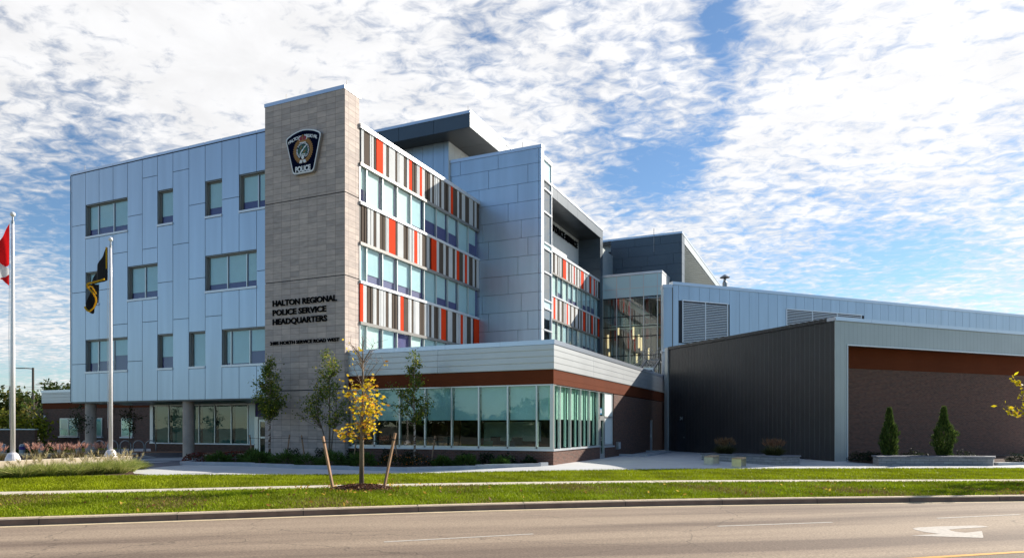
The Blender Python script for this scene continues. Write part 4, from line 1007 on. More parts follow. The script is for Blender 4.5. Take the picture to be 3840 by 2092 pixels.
# ------------------------------------------------------------------ lettering
def text_mesh(s, height, width=None, extrude=.02, bold=.012, m='black', name='lettering'):
    cu = bpy.data.curves.new(name, 'FONT'); cu.body = s; cu.size = 1; cu.extrude = extrude; cu.offset = 0; cu.fill_mode = 'BOTH'; cu.resolution_u = 3
    o = bpy.data.objects.new(name, cu); COL.objects.link(o); bpy.context.view_layer.update()
    me = bpy.data.meshes.new_from_object(o.evaluated_get(bpy.context.evaluated_depsgraph_get())); 
    co = np.zeros(len(me.vertices) * 3); me.vertices.foreach_get('co', co); co = co.reshape(-1, 3)
    mn, mxv = co.min(0), co.max(0); caph = mxv[1] - 0
    if bold:
        bpy.data.meshes.remove(me); cu.offset = bold / (height / caph) * 1.0
        bpy.context.view_layer.update(); me = bpy.data.meshes.new_from_object(o.evaluated_get(bpy.context.evaluated_depsgraph_get()))
        co = np.zeros(len(me.vertices) * 3); me.vertices.foreach_get('co', co); co = co.reshape(-1, 3); mn, mxv = co.min(0), co.max(0)
    sy = height / caph; sx = sy if width is None else width / (mxv[0] - mn[0])
    co[:, 0] = (co[:, 0] - mn[0]) * sx; co[:, 1] *= sy
    me.vertices.foreach_set('co', co.ravel()); me.materials.clear(); me.materials.append(M[m]); me.update()
    bpy.data.objects.remove(o); return me
def word_split(me, gap):
    """one mesh per word"""
    iv = []
    for p in me.polygons:
        xs = [me.vertices[i].co.x for i in p.vertices]; iv.append((min(xs), max(xs), p.index))
    iv.sort(); groups = []
    for a, c, i in iv:
        if groups and a <= groups[-1][0] + gap: groups[-1][0] = max(groups[-1][0], c); groups[-1][1].append(i)
        else: groups.append([c, [i]])
    out = []
    for _, ids in groups:
        mp_ = {}; V = []; F = []
        for i in ids:
            f = []
            for v in me.polygons[i].vertices:
                if v not in mp_: mp_[v] = len(V); V.append(tuple(me.vertices[v].co))
                f.append(mp_[v])
            F.append(f)
        m2 = bpy.data.meshes.new('word'); m2.from_pydata(V, [], F); m2.materials.append(me.materials[0]); out.append(m2)
    return out
def letter_line(me, gap, loc, rot, parent):
    for m2 in word_split(me, gap): letter_obj(m2, 'word', loc, rot, parent)
def letter_obj(me, name, loc, rot, parent=None):
    o = bpy.data.objects.new(name, me); COL.objects.link(o); o.rotation_euler = rot; o.location = loc
    if parent:
        o.parent = parent; o.location = Vector(loc) - Vector(parent.location)
    return o
FR = (R(90), 0, 0)
sgn = wthing('wall_lettering', 'three lines of black letters naming the headquarters on the stone tower', 'sign', (-15.94, -.33, 7.1))
for s, z, w_ in (('HALTON REGIONAL', 8.15, 4.25), ('POLICE SERVICE', 7.65, 3.57), ('HEADQUARTERS', 7.16, 3.63)):
    letter_line(text_mesh(s, .29, w_, .02, .014), .09, (-15.94, -.33, z), FR, sgn)
sgn = wthing('address_lettering', 'single line of smaller black letters with the street address on the tower', 'sign', (-16.11, -.33, 6.1))
letter_line(text_mesh('2485 NORTH SERVICE ROAD WEST', .17, 4.58, .02, .008), .05, (-16.11, -.33, 6.08), FR, sgn)
sgn = wthing('roof_lettering', 'black three dimensional letters under the roof canopy', 'sign', (-13.40, 25.0, 21.1))
letter_line(text_mesh('HALTON REGIONAL POLICE SERVICE', .62, 17.3, .06, .02), .2, (-13.38, 25.4, 21.08), (R(90), 0, R(90)), sgn)
sgn = wthing('door_numeral', 'white numeral on the blue plate above the side door', 'sign', (-.03, 7.28, 2.42))
letter_obj(text_mesh('36', .20, .24, .004, .012, 'e_white'), 'letter_line', (-.042, 7.30, 2.46), (R(90), 0, R(90)), sgn)
sgn = thing('hall_numeral', 'pale numeral on the charcoal hall wall above its flush door', 'sign', (K0[0], K0[1], 0), ANG)
o = bpy.data.objects.new('letter_line', text_mesh('34', .22, .30, .004, .010, 'klight')); COL.objects.link(o); o.parent = sgn; o.rotation_euler = (R(90), 0, R(-90)); o.location = (-.02, 13.18, 2.18)

# ------------------------------------------------------------------ emblem plaque
EM = wthing('police_emblem', 'large navy shield shaped plaque with gold crest high on the stone tower', 'sign', (-13.7, -.33, 14.9))
def rounded(pts, r=.12, n=5):
    out = []; k = len(pts)
    for i in range(k):
        p0, p1, p2 = Vector(pts[i - 1]), Vector(pts[i]), Vector(pts[(i + 1) % k])
        a = p1 + (p0 - p1).normalized() * min(r, (p0 - p1).length * .45); c = p1 + (p2 - p1).normalized() * min(r, (p2 - p1).length * .45)
        for j in range(n + 1):
            t = j / n; out.append(tuple(a * (1 - t) ** 2 + p1 * 2 * t * (1 - t) + c * t * t))
    return out
shield = [(-14.90, 16.84), (-14.45, 17.05), (-14.05, 17.15), (-13.70, 17.19), (-13.35, 17.15), (-12.95, 17.05), (-12.52, 16.84), (-13.02, 14.88), (-14.38, 14.88)]
shield = rounded(shield, .17)
cx_, cz_ = -13.70, 16.05
def inset(P, k, kz=None): kz = kz or k; return [(cx_ + (x - cx_) * k, cz_ + (z - cz_) * kz) for x, z in P]
b = MB(); b.vprism(shield, -.34, -.50, 'e_side'); b.vprism(inset(shield, .985), -.50, -.515, 'e_white'); EMB = b.build('backing_plate', EM)
b = MB(); b.vprism(inset(shield, .925), -.515, -.525, 'navy'); b.build('navy_field', EM)
def flat(pts, y, m, name, par=EM): b = MB(); b.vprism(pts, y + .006, y, m); return b.build(name, par)
# wreath of maple-like leaves
b = MB(); random.seed(3)
for i in range(34):
    side = 1 if i % 2 else -1; t = (i // 2) / 16; ang = R(-78) + t * R(160)
    for rr in (.50, .585):
        x = cx_ + side * math.cos(ang) * rr * 1.0; z = 16.07 + math.sin(ang) * rr * 1.06; s_ = .072; a0 = ang if side > 0 else math.pi - ang
        P = [(x + math.cos(a0 + q) * s_ * (1.25 if j % 2 == 0 else .62), z + math.sin(a0 + q) * s_ * (1.25 if j % 2 == 0 else .62)) for j, q in enumerate(np.linspace(0, 2 * math.pi, 11)[:-1])]
        b.vprism(P, -.5255, -.532 - .0015 * (i % 5) - (.001 if rr > .6 else 0), 'e_gold')
b.build('gold_wreath', EM)
def circ(x, z, r, n=28, sx=1.): return [(x + math.cos(2 * math.pi * i / n) * r * sx, z + math.sin(2 * math.pi * i / n) * r) for i in range(n)]
flat(circ(cx_, 16.06, .45), -.545, 'navy', 'motto_ring'); flat(circ(cx_, 16.06, .30), -.552, 'e_green', 'green_disc')
b = MB()
P = [(-13.92, 15.83), (-13.84, 15.86), (-13.78, 15.98), (-13.70, 16.03), (-13.62, 16.15), (-13.52, 16.22), (-13.45, 16.32), (-13.52, 16.30), (-13.60, 16.24), (-13.68, 16.14), (-13.78, 16.08), (-13.86, 15.96)]
b.vprism(P, -.552, -.560, 'e_white')
for z in (15.86, 15.78): b.vprism([(-13.90, z), (-13.83, z + .035), (-13.76, z), (-13.69, z + .035), (-13.62, z), (-13.55, z + .035), (-13.50, z + .01), (-13.55, z - .01), (-13.62, z - .04), (-13.69, z - .005), (-13.76, z - .04), (-13.83, z - .005), (-13.88, z - .03)], -.552, -.559, 'e_white')
b.build('white_river', EM)
b = MB()
for x, z in ((-13.83, 16.17), (-13.78, 16.26), (-13.55, 16.02), (-13.62, 15.95)): b.vprism(circ(x, z, .04, 8), -.552, -.562, 'e_gold')
b.build('gold_knots', EM)
def arc_text(s, r, a0, a1, h, m, cx=cx_, cz=16.06, y=-.552, flip=False, name='motto'):
    for i, ch in enumerate(s):
        if ch == ' ': continue
        t = i / (len(s) - 1); a = a0 + (a1 - a0) * t
        me = text_mesh(ch, h, None, .002, .004 if h < .1 else .010, m, 'letter')
        co = np.zeros(len(me.vertices) * 3); me.vertices.foreach_get('co', co); co = co.reshape(-1, 3); co[:, 0] -= co[:, 0].mean(); me.vertices.foreach_set('co', co.ravel())
        yield me, (cx + math.cos(a) * r, y, cz + math.sin(a) * r), a
def join_arc(gen, name, up=True):
    V = []; F = []; mname = None
    for me, loc, a in gen:
        rot = Matrix.Rotation(-(a - math.pi / 2), 4, 'Y') @ Matrix.Rotation(R(90), 4, 'X')
        n = len(V)
        for v in me.vertices: V.append(tuple(Vector(loc) + rot @ v.co))
        for p in me.polygons: F.append(tuple(n + i for i in p.vertices))
        mname = me.materials[0]; bpy.data.meshes.remove(me)
    me = bpy.data.meshes.new(name); me.from_pydata(V, [], F); me.materials.append(mname); o = bpy.data.objects.new(name, me); COL.objects.link(o)
    o.parent = EM; o.location = -Vector(EM.location)
join_arc(arc_text('PROGRESS THROUGH PARTICIPATION', .335, R(235), R(-55), .085, 'e_white', name='motto'), 'motto_lettering')
join_arc(arc_text('HALTON', 2.30, R(112.5), R(97.5), .15, 'e_white', cz=14.42, y=-.535), 'halton_lettering')
join_arc(arc_text('REGIONAL', 2.30, R(86.5), R(68), .15, 'e_white', cz=14.42, y=-.535), 'regional_lettering')
letter_obj(text_mesh('POLICE', .27, 1.0, .004, .018, 'e_white'), 'police_lettering', (-14.21, -.535, 14.99), FR, EM)
b = MB()
for sx in (-1, 1): b.vprism([(cx_ + sx * .02, 16.58), (cx_ + sx * .02, 16.74), (cx_ + sx * .12, 16.82), (cx_ + sx * .22, 16.78), (cx_ + sx * .25, 16.68), (cx_ + sx * .18, 16.58)], -.53, -.553, 'e_red')
b.build('crown_cap', EM)
b = MB(); b.vprism([(cx_ - .20, 16.50), (cx_ + .20, 16.50), (cx_ + .23, 16.59), (cx_ - .23, 16.59)], -.53, -.558, 'e_gold'); b.vprism(circ(cx_, 16.84, .045, 8), -.53, -.558, 'e_gold'); b.vprism([(cx_ - .02, 16.55), (cx_ + .02, 16.55), (cx_ + .02, 16.86), (cx_ - .02, 16.86)], -.53, -.560, 'e_gold')
for sx in (-1, 1): b.vprism([(cx_ + sx * .23, 16.60), (cx_ + sx * .29, 16.70), (cx_ + sx * .24, 16.82), (cx_ + sx * .10, 16.85), (cx_ + sx * .11, 16.815), (cx_ + sx * .21, 16.785), (cx_ + sx * .25, 16.70), (cx_ + sx * .20, 16.60)], -.53, -.556, 'e_white')
b.vprism([(cx_ - .19, 16.44), (cx_ + .19, 16.44), (cx_ + .21, 16.49), (cx_ - .21, 16.49)], -.53, -.562, 'e_white')
b.build('crown_band', EM)
b = MB()
for a in (90, 210, 330):
    c_, s_ = math.cos(R(a)), math.sin(R(a)); px_, pz_ = -s_, c_; L_ = .27; q = (cx_ , 15.56)
    b.vprism([(q[0], q[1]), (q[0] + c_ * L_ * .5 + px_ * .10, q[1] + s_ * L_ * .5 + pz_ * .10), (q[0] + c_ * L_, q[1] + s_ * L_), (q[0] + c_ * L_ * .5 - px_ * .10, q[1] + s_ * L_ * .5 - pz_ * .10)], -.53, -.562 - a * 1e-6, 'e_white')
b.vprism(circ(cx_, 15.56, .03, 8), -.53, -.566, 'e_gold'); b.build('trillium', EM)

# ------------------------------------------------------------------ flagpoles and flags
def flagpole(x, y, zb_, zt_, label):
    P = thing('flagpole', label, 'flagpole', (x, y, zb_), 0, 'white flagpoles on the cream wall')
    h = zt_ - zb_
    b = MB(); b.lathe((0, 0, 0), [(.082, .1), (.078, h * .4), (.060, h * .8), (.048, h - .36)], 'polewh', 20); b.build('pole', P, smooth=True)
    b = MB(); b.lathe((0, 0, 0), [(.24, -.30), (.25, .0), (.24, .08), (.17, .24), (.10, .30)], 'polewh', 20); b.build('base_cover', P)
    b = MB(); b.lathe((0, 0, h - .36), [(.05, 0), (.05, .1), (.03, .13), (.03, .26)], 'galv', 12); b.build('truck', P)
    b = MB(); rr = .09; b.lathe((0, 0, h), [(max(.004, rr * math.sin(math.pi * i / 10)), -rr * math.cos(math.pi * i / 10)) for i in range(11)], 'e_white', 16); b.build('ball_finial', P, smooth=True)
    b = MB(); b.tube([(-.10, -.05, h - .3), (-.11, -.07, h * .5), (-.10, -.05, 1.2)], .008, 'e_white', 5); b.build('halyard', P)
    return P
flagpole(-16.28, -13.20, .46, 9.53, 'taller looking white flagpole at far left carrying the red and white flag')
flagpole(-16.28, -9.35, .46, 9.56, 'white flagpole carrying the black and gold flag')
def cloth(name, levels, m, x0, y0, z0, nrm_phase=0., par=None, ncol=14, depth=.10, dyx=(-.9125, -.409)):
    """cloth hanging beside a pole: levels = (height, left, right) distances from the pole; real folds in depth"""
    V = []; F = []
    L = np.array(levels, float); zz = np.linspace(L[0, 0], L[-1, 0], 26); xl = np.interp(-zz, -L[:, 0], L[:, 1]); xr = np.interp(-zz, -L[:, 0], L[:, 2])
    for i, z in enumerate(zz):
        for j in range(ncol + 1):
            t = j / ncol; d = xl[i] * (1 - t) + xr[i] * t       # distance from pole (positive to the left)
            f = depth * math.sin(d * 9 + z * 1.3 + nrm_phase) * min(1, d * 2.5) + depth * .5 * math.sin(d * 17 - z * 2.2)*min(1, d * 2.5)
            V.append((x0 + dyx[0] * d + .409 * f, y0 + dyx[1] * d - .9125 * f, z0 + z))
    n = ncol + 1
    for i in range(len(zz) - 1):
        for j in range(ncol): F.append((i * n + j, i * n + j + 1, (i + 1) * n + j + 1, (i + 1) * n + j))
    me = bpy.data.meshes.new(name); me.from_pydata([(a - x0, b_ - y0, c - z0) for a, b_, c in V], [], F); me.materials.append(M[m]); me.polygons.foreach_set('use_smooth', [True] * len(F))
    o = bpy.data.objects.new(name, me); COL.objects.link(o); pass
    if par: o.parent = par
    else: o.location = (x0, y0, z0)
    return o
k1 = 25.6 / 2600; pz = lambda y: 1.7 + (1600 - (780 + y / 3.341)) * k1
def lv(rows, s, xp, ytop):
    kk = s / 2600; return [(-(y - ytop) / 3.341 * kk, (xp - a) / 3.341 * kk, (xp - c) / 3.341 * kk) for y, a, c in rows]
zt1 = 1.7 + (1600 - (780 + 205 / 3.341)) * 25.6 / 2600
fl = thing('flag', 'red and white maple leaf flag drooping from the far left flagpole', 'flag', (-16.38, -13.25, zt1))
cloth('red_hoist', lv([(205, 160, 166), (340, 100, 166), (450, 50, 166), (540, 25, 166), (620, 40, 166), (700, 62, 166), (716, 90, 164), (750, 84, 92)], 25.6, 168, 205), 'f_red', 0, 0, 0, 0, fl)
cloth('white_field', [(z, a, c) for z, a, c in lv([(545, 15, 24), (600, -4, 40), (700, -6, 66), (770, -6, 168), (830, 18, 166), (870, 62, 160), (900, 108, 122)], 25.6, 168, 205)], 'f_white', -.0, -.02, 0, 1, fl)
cloth('red_fly', lv([(840, 148, 168), (872, 118, 168), (895, 45, 168), (905, 95, 168), (940, 120, 168), (975, 158, 166)], 25.6, 168, 205), 'f_red', -.0, .03, 0, 2, fl)
cloth('leaf_tip', lv([(690, 0, 24), (710, 0, 20), (735, -4, 6)], 25.6, 168, 205), 'f_red', 0, -.06, 0, 2, fl)
kk = 29.0 / 2600; zt2 = 1.7 + (1600 - (780 + 490 / 3.341)) * kk
fb = thing('flag', 'black flag with gold border drooping from the second flagpole', 'flag', (-16.35, -9.41, zt2))
cloth('upper_fold', lv([(490, 1330, 1346), (600, 1290, 1346), (700, 1240, 1346), (800, 1190, 1346), (880, 1150, 1344), (905, 1138, 1340), (940, 1126, 1240), (958, 1118, 1150)], 29.0, 1352, 490), 'f_black', 0, 0, 0, 0, fb)
cloth('lower_fold', lv([(950, 1112, 1245), (1040, 1118, 1244), (1100, 1106, 1238), (1200, 1082, 1228), (1250, 1080, 1208), (1300, 1105, 1160), (1316, 1128, 1142)], 29.0, 1352, 490), 'f_black', 0, .05, 0, 1.5, fb)
def gold(rows, w, off, name):
    P = lv([(y, x, x) for y, x in rows], 29.0, 1352, 490); b = MB(); V = []
    for i, (z, d, _) in enumerate(P):
        V.append((-.9125 * d + .409 * off, -.409 * d - .9125 * off, z))
    for i in range(len(V) - 1):
        a, c = Vector(V[i]), Vector(V[i + 1]); d_ = (c - a).normalized(); u = Vector((-.9125, -.409, 0)); n_ = d_.cross(Vector((.409, -.9125, 0))).normalized() * w / 2; th_ = Vector((.409, -.9125, 0)) * .006
        p = [a - n_, a + n_, c + n_, c - n_]; b.face([tuple(q + th_) for q in p], 'f_gold'); b.face([tuple(q - th_) for q in reversed(p)], 'f_gold')
        b.face([tuple(p[0] - th_), tuple(p[3] - th_), tuple(p[3] + th_), tuple(p[0] + th_)], 'f_gold'); b.face([tuple(p[1] + th_), tuple(p[2] + th_), tuple(p[2] - th_), tuple(p[1] - th_)], 'f_gold')
    b.build(name, fb)
gold([(490, 1336), (600, 1340), (760, 1340)], .05, .06, 'gold_border')
gold([(898, 1338), (912, 1290), (935, 1210), (955, 1120), (990, 1120), (1010, 1128)], .075, .17, 'gold_border')
gold([(960, 1122), (1010, 1135), (1080, 1195), (1130, 1224), (1180, 1228), (1250, 1200), (1300, 1145), (1285, 1110), (1240, 1082)], .07, .15, 'gold_border')
gold([(975, 1150), (1000, 1168), (990, 1180), (1030, 1190), (1025, 1204), (1060, 1210), (1055, 1222), (1085, 1228)], .045, .16, 'gold_lettering')
b = MB(); b.tube([(-.02, -.1, -1.35), (-.01, -.14, -1.5), (.08, -.1, -1.60), (.14, -.02, -1.62)], .014, 'e_white', 6)

# ------------------------------------------------------------------ cream planter wall, grasses
WL_ = wthing('planter_wall', 'low cream concrete wall carrying the two flagpoles', 'wall', (-16.3, -10, 0))
b = MB()
for y0, y1 in ((-8.55, -11.9), (-11.91, -15.9), (-15.91, -21)): b.box(-16.60, -16.0, y1, y0 - .01, -.3, .46, 'cream')
b.box(-26, -16.60, -8.86, -8.57, -.3, .455, 'cream')
b.build('wall_body', WL_, bevel=.012)
b = MB(); b.box(-26, -16.61, -21, -8.87, -.3, .36, 'mulch'); o = b.build('raised_bed_soil', WL_)
def grass_clump(name, label, x, y, z, r, h, n, c, tipc, group, plume=0, pc=(.42, .25, .20), cat='ornamental grass', wid=.016, spread=1.):
    e = thing(name, label, cat, (x, y, z), 0, group)
    a = rng.uniform(0, 2 * math.pi, n); q = np.sqrt(rng.random(n)) * r * .45; base = np.stack([np.cos(a) * q, np.sin(a) * q, np.zeros(n)], 1)
    L_ = h * rng.uniform(.6, 1.05, n); out = rng.uniform(.1, 1., n) * r * spread; aa = a + rng.normal(0, .5, n)
    tip = base + np.stack([np.cos(aa) * out, np.sin(aa) * out, L_ * np.sqrt(np.maximum(.12, 1 - (out / (r * 1.25)) ** 2))], 1)
    bend = np.stack([np.zeros(n), np.zeros(n), L_ * .16], 1)
    t_ = rng.random((n, 1)) ** 2
    cols = (np.array(c) * (1 - t_) + np.array(tipc) * t_) * rng.uniform(.6, 1.3, (n, 1))
    blades('blades', base, tip, rng.uniform(.6, 1.3, n) * wid, cols, e, bend=bend)
    if plume:
        a = rng.uniform(0, 2 * math.pi, plume); o_ = rng.uniform(.15, .9, plume) * r; base = np.stack([np.cos(a) * o_ * .3, np.sin(a) * o_ * .3, np.full(plume, h * .3)], 1)
        tip = np.stack([np.cos(a) * o_, np.sin(a) * o_, h * rng.uniform(1.0, 1.45, plume)], 1)
        blades('stems', base, tip, np.full(plume, .008), np.tile(np.array([.32, .25, .13]), (plume, 1)), e)
        k = 16; bb = np.repeat(tip, k, 0); d = np.repeat((tip - base) / np.linalg.norm(tip - base, axis=1)[:, None], k, 0)
        s_ = bb - d * rng.uniform(0, .22, (plume * k, 1)) * h; e_ = s_ + d * .09 + rng.normal(0, .045, (plume * k, 3)) + np.array([0, 0, .01])
        blades('plumes', s_, e_, np.full(plume * k, .013), np.array(pc) * rng.uniform(.6, 1.35, (plume * k, 1)), e)
    return e
adj = ['leftmost', 'second', 'third', 'fourth', 'fifth', 'sixth', 'seventh']
ord_ = ['first', 'second', 'third', 'fourth', 'fifth', 'sixth', 'seventh', 'eighth', 'ninth', 'tenth']
for i, y in enumerate((-14.65, -13.8, -12.95, -12.1, -11.3, -10.5, -9.7, -8.95)):
    grass_clump('ornamental_grass', 'green arching grass clump against the cream wall, %s from the left' % ord_[i], -15.42 + .12 * ((i * 7) % 3), y, -.12, .62, .40 + .04 * (i % 3), 900, (.24, .31, .05), (.72, .64, .28), 'green grass clumps in front of the cream wall', 9, (.60, .50, .28), wid=.012)
for i, (x, y) in enumerate(((-15.0, -13.6), (-14.7, -12.9), (-14.4, -12.2), (-14.2, -11.4), (-14.0, -10.8), (-14.6, -10.0))):
    grass_clump('ornamental_grass', 'big arching green grass clump at the lawn edge, %s from the left' % ord_[i], x, y, -.12, .78, .56 + .06 * (i % 2), 1300, (.24, .32, .05), (.72, .66, .28), 'green grass clumps in front of the cream wall', 12, (.60, .50, .28), wid=.013)
for i, (x, y) in enumerate(((-17.3, -9.1), (-17.45, -10.0), (-17.35, -10.8), (-17.5, -11.6), (-17.8, -12.9))):
    grass_clump('plume_grass', 'pink plumed grass tuft behind the cream wall, %s from the right' % ord_[i], x, y, .34, .45, .48, 260, (.12, .13, .04), (.40, .26, .16), 'pink plumed grasses above the cream wall', 30, (.62, .36, .28), wid=.012)

# ------------------------------------------------------------------ bollards, hoops, benches
def dupe(e, loc, label, rz=None):
    c = e.copy(); COL.objects.link(c); c.location = loc; c['label'] = label
    if rz is not None: c.rotation_euler = (0, 0, rz)
    for ch in list(e.children):
        d = ch.copy(); COL.objects.link(d); d.parent = c
        for g2 in ch.children:
            f = g2.copy(); COL.objects.link(f); f.parent = d
    return c
BO = [(-33.3, -3.85), (-32.33, -3.38), (-31.33, -2.90), (-30.33, -2.42), (-29.35, -1.97), (-28.50, -1.55), (-27.70, -1.18)]
bo = thing('bollard', 'grey dome topped bollard, leftmost in the row at the left edge', 'bollard', (*BO[0], -.28), 0, 'grey bollards along the forecourt')
b = MB(); b.lathe((0, 0, 0), [(.155, 0), (.155, .66)], 'galv', 20); b.build('shaft', bo, smooth=False)
b = MB(); b.lathe((0, 0, .68), [(.155, 0), (.155, .12), (.145, .19), (.11, .26), (.06, .295), (.01, .30)], 'galv', 20); b.lathe((0, 0, .66), [(.14, 0), (.14, .02)], 's_dark', 16); b.build('dome_cap', bo)
for i, p in enumerate(BO[1:]): dupe(bo, (*p, -.28), ['grey bollard with dark glass band, second from the left edge', 'grey dome topped bollard right of the banded one', 'grey bollard half hidden by pink grass, fourth from left', 'grey bollard behind pink plumes, fifth from left', 'grey bollard behind pink plumes, sixth from left', 'grey bollard just left of the second flagpole foot'][i])
b = MB(); b.lathe((0, 0, .63), [(.162, 0), (.162, .2)], 'interior', 20)
ob = b.build('glass_band'); ob.parent = [o for o in bpy.data.objects if o.get('label', '').startswith('grey bollard with dark glass band')][0]
HO = [(-34.6, 2.3), (-33.8, 2.66), (-33.0, 3.02), (-32.2, 3.36), (-31.4, 3.72), (-30.62, 4.02)]
HO = [(x + .6, y - .6) for x, y in HO]
hd = Vector((.915, .40))
def hoop(loc):
    e = thing('bike_hoop', 'arched dark metal bike hoop, leftmost of the row', 'bike rack', loc, 0, 'arched bike hoops in a row')
    b = MB(); P = [(hd.x * .34, hd.y * .34, 0), (hd.x * .36, hd.y * .36, .45)] + [(hd.x * .36 * math.cos(t), hd.y * .36 * math.cos(t), .55 + .36 * math.sin(t)) for t in np.linspace(0, math.pi, 12)] + [(-hd.x * .36, -hd.y * .36, .45), (-hd.x * .34, -hd.y * .34, 0)]
    b.tube(P, .036, 'galv', 8); b.build('hoop', e, smooth=True)
    b = MB()
    for s_ in (-1, 1): b.lathe((s_ * hd.x * .34, s_ * hd.y * .34, 0), [(.07, 0), (.07, .015)], 'bronze', 10)
    b.build('floor_flange', e); return e
h0 = hoop((*HO[0], -.12))
for i, p in enumerate(HO[1:]): dupe(h0, (*p, -.12), 'arched dark metal bike hoop, %s from the left in the row' % ord_[i + 1])
def bench(label, loc, rz, L_, w=.42, h=.45, style='concrete', grp=None):
    e = thing('bench', label, 'bench', loc, rz, grp)
    if style == 'concrete':
        for y in (0, L_ - .22):
            b = MB(); b.box(-w / 2, w / 2, y, y + .22, -.1, h - .07, 'concrete'); b.build('leg', e, bevel=.01)
        b = MB()
        for i in range(4): b.box(-w / 2 + .01 + i * (w / 4), -w / 2 + (i + 1) * w / 4 - .01, -.02, L_ + .02, h - .069, h, 'wood')
        b.build('seat', e)
    else:
        for y in (0, L_ - .05):
            b = MB(); b.box(-w / 2, w / 2, y, y + .05, .0, h - .05, 'steel'); b.build('leg', e)
        b = MB()
        for i in range(4): b.box(-w / 2 + .006 + i * (w / 4), -w / 2 + (i + 1) * w / 4 - .008, 0, L_, h - .048, h, 'woodlt')
        b.box(-w / 2 + .03, w / 2 - .03, .05, L_ - .05, h - .09, h - .05, 'steel'); b.build('seat', e)
    return e
bench('long wooden topped bench on concrete blocks left of the round column', (-26.3, -.6, -.2), R(-62), 3.3)
bench('wooden topped concrete bench beside the end of the cream wall', (-21.3, -4.3, -.2), R(80), 2.6)
bench('wooden bench on a concrete block behind the red sedums', (-18.70, -2.2, -.12), R(14), 3.4, .46)
bench('steel ended bench with pale slats, left one of two by the grey planter', (6.15, 4.00, -.10), R(-2), 1.75, .40, .44, 'steel', 'steel ended benches on the forecourt')
bench('steel ended bench with pale slats, right one nearer the lawn', (7.52, 2.75, -.10), R(-4), 1.3, .40, .44, 'steel', 'steel ended benches on the forecourt')

# ------------------------------------------------------------------ block planters
def planter(name, label, poly, z0, h, cap=.07):
    c = Vector(poly[0]); e = wthing(name, label, 'planter', (poly[0][0], poly[0][1], z0))
    def ring(b, P, w, za, zb_, m):
        k = len(P); ctr = sum((Vector(p) for p in P), Vector((0, 0))) / k
        ins = []
        for i in range(k):
            p0, p1, p2 = Vector(P[i - 1]), Vector(P[i]), Vector(P[(i + 1) % k]); d1 = (p1 - p0).normalized(); d2 = (p2 - p1).normalized()
            n1 = Vector((-d1.y, d1.x)); n2 = Vector((-d2.y, d2.x)); bis = (n1 + n2).normalized(); ins.append(p1 + bis * w / max(.3, bis.dot(n1)))
        for i in range(k):
            j = (i + 1) % k; b.prism([P[i], P[j], tuple(ins[j]), tuple(ins[i])], za, zb_, m)
    a = sum(poly[i][0] * poly[(i + 1) % len(poly)][1] - poly[(i + 1) % len(poly)][0] * poly[i][1] for i in range(len(poly)))
    if a < 0: poly = poly[::-1]
    b = MB(); ring(b, poly, .28, z0 - .15, z0 + h - cap, 'block'); b.build('block_wall', e)
    ctr = sum((Vector(p) for p in poly), Vector((0, 0))) / len(poly); P2 = [tuple(Vector(p) + (Vector(p) - ctr).normalized() * .07) for p in poly]
    b = MB(); ring(b, P2, .40, z0 + h - cap + .002, z0 + h, 'kerbst2'); b.build('cap_stones', e)
    b = MB(); b.prism([tuple(Vector(p) + (ctr - Vector(p)).normalized() * .3) for p in poly], z0 - .1, z0 + h - .10, 'mulch'); b.build('soil', e)
    return e
M['kerbst2'] = mat('dark_cap_stone', (.17, .175, .20), .7, var=.25, vscale=3, bump=.3, bscale=20)
planter('block_planter', 'grey block planter with two grass tufts beside the charcoal hall', [(5.15, 8.40), (9.20, 6.05), (9.95, 7.6), (5.9, 9.95)], -.10, .42)
planter('block_planter', 'long grey block planter with evergreens in front of the brick wall', [(13.36, 7.25), (18.08, 8.90), (18.35, 10.1), (13.2, 8.9)], -.12, .46)
grass_clump('fountain_grass', 'bronze plumed grass tuft in the planter, left of the pair', 6.25, 9.05, .2, .62, .62, 900, (.045, .06, .02), (.12, .10, .05), 'bronze grass tufts in the block planter', 110, (.26, .155, .085), wid=.012)
grass_clump('fountain_grass', 'bronze plumed grass tuft in the planter, right of the pair', 8.75, 7.75, .2, .60, .60, 900, (.05, .07, .02), (.13, .11, .05), 'bronze grass tufts in the block planter', 100, (.27, .15, .09), wid=.012)

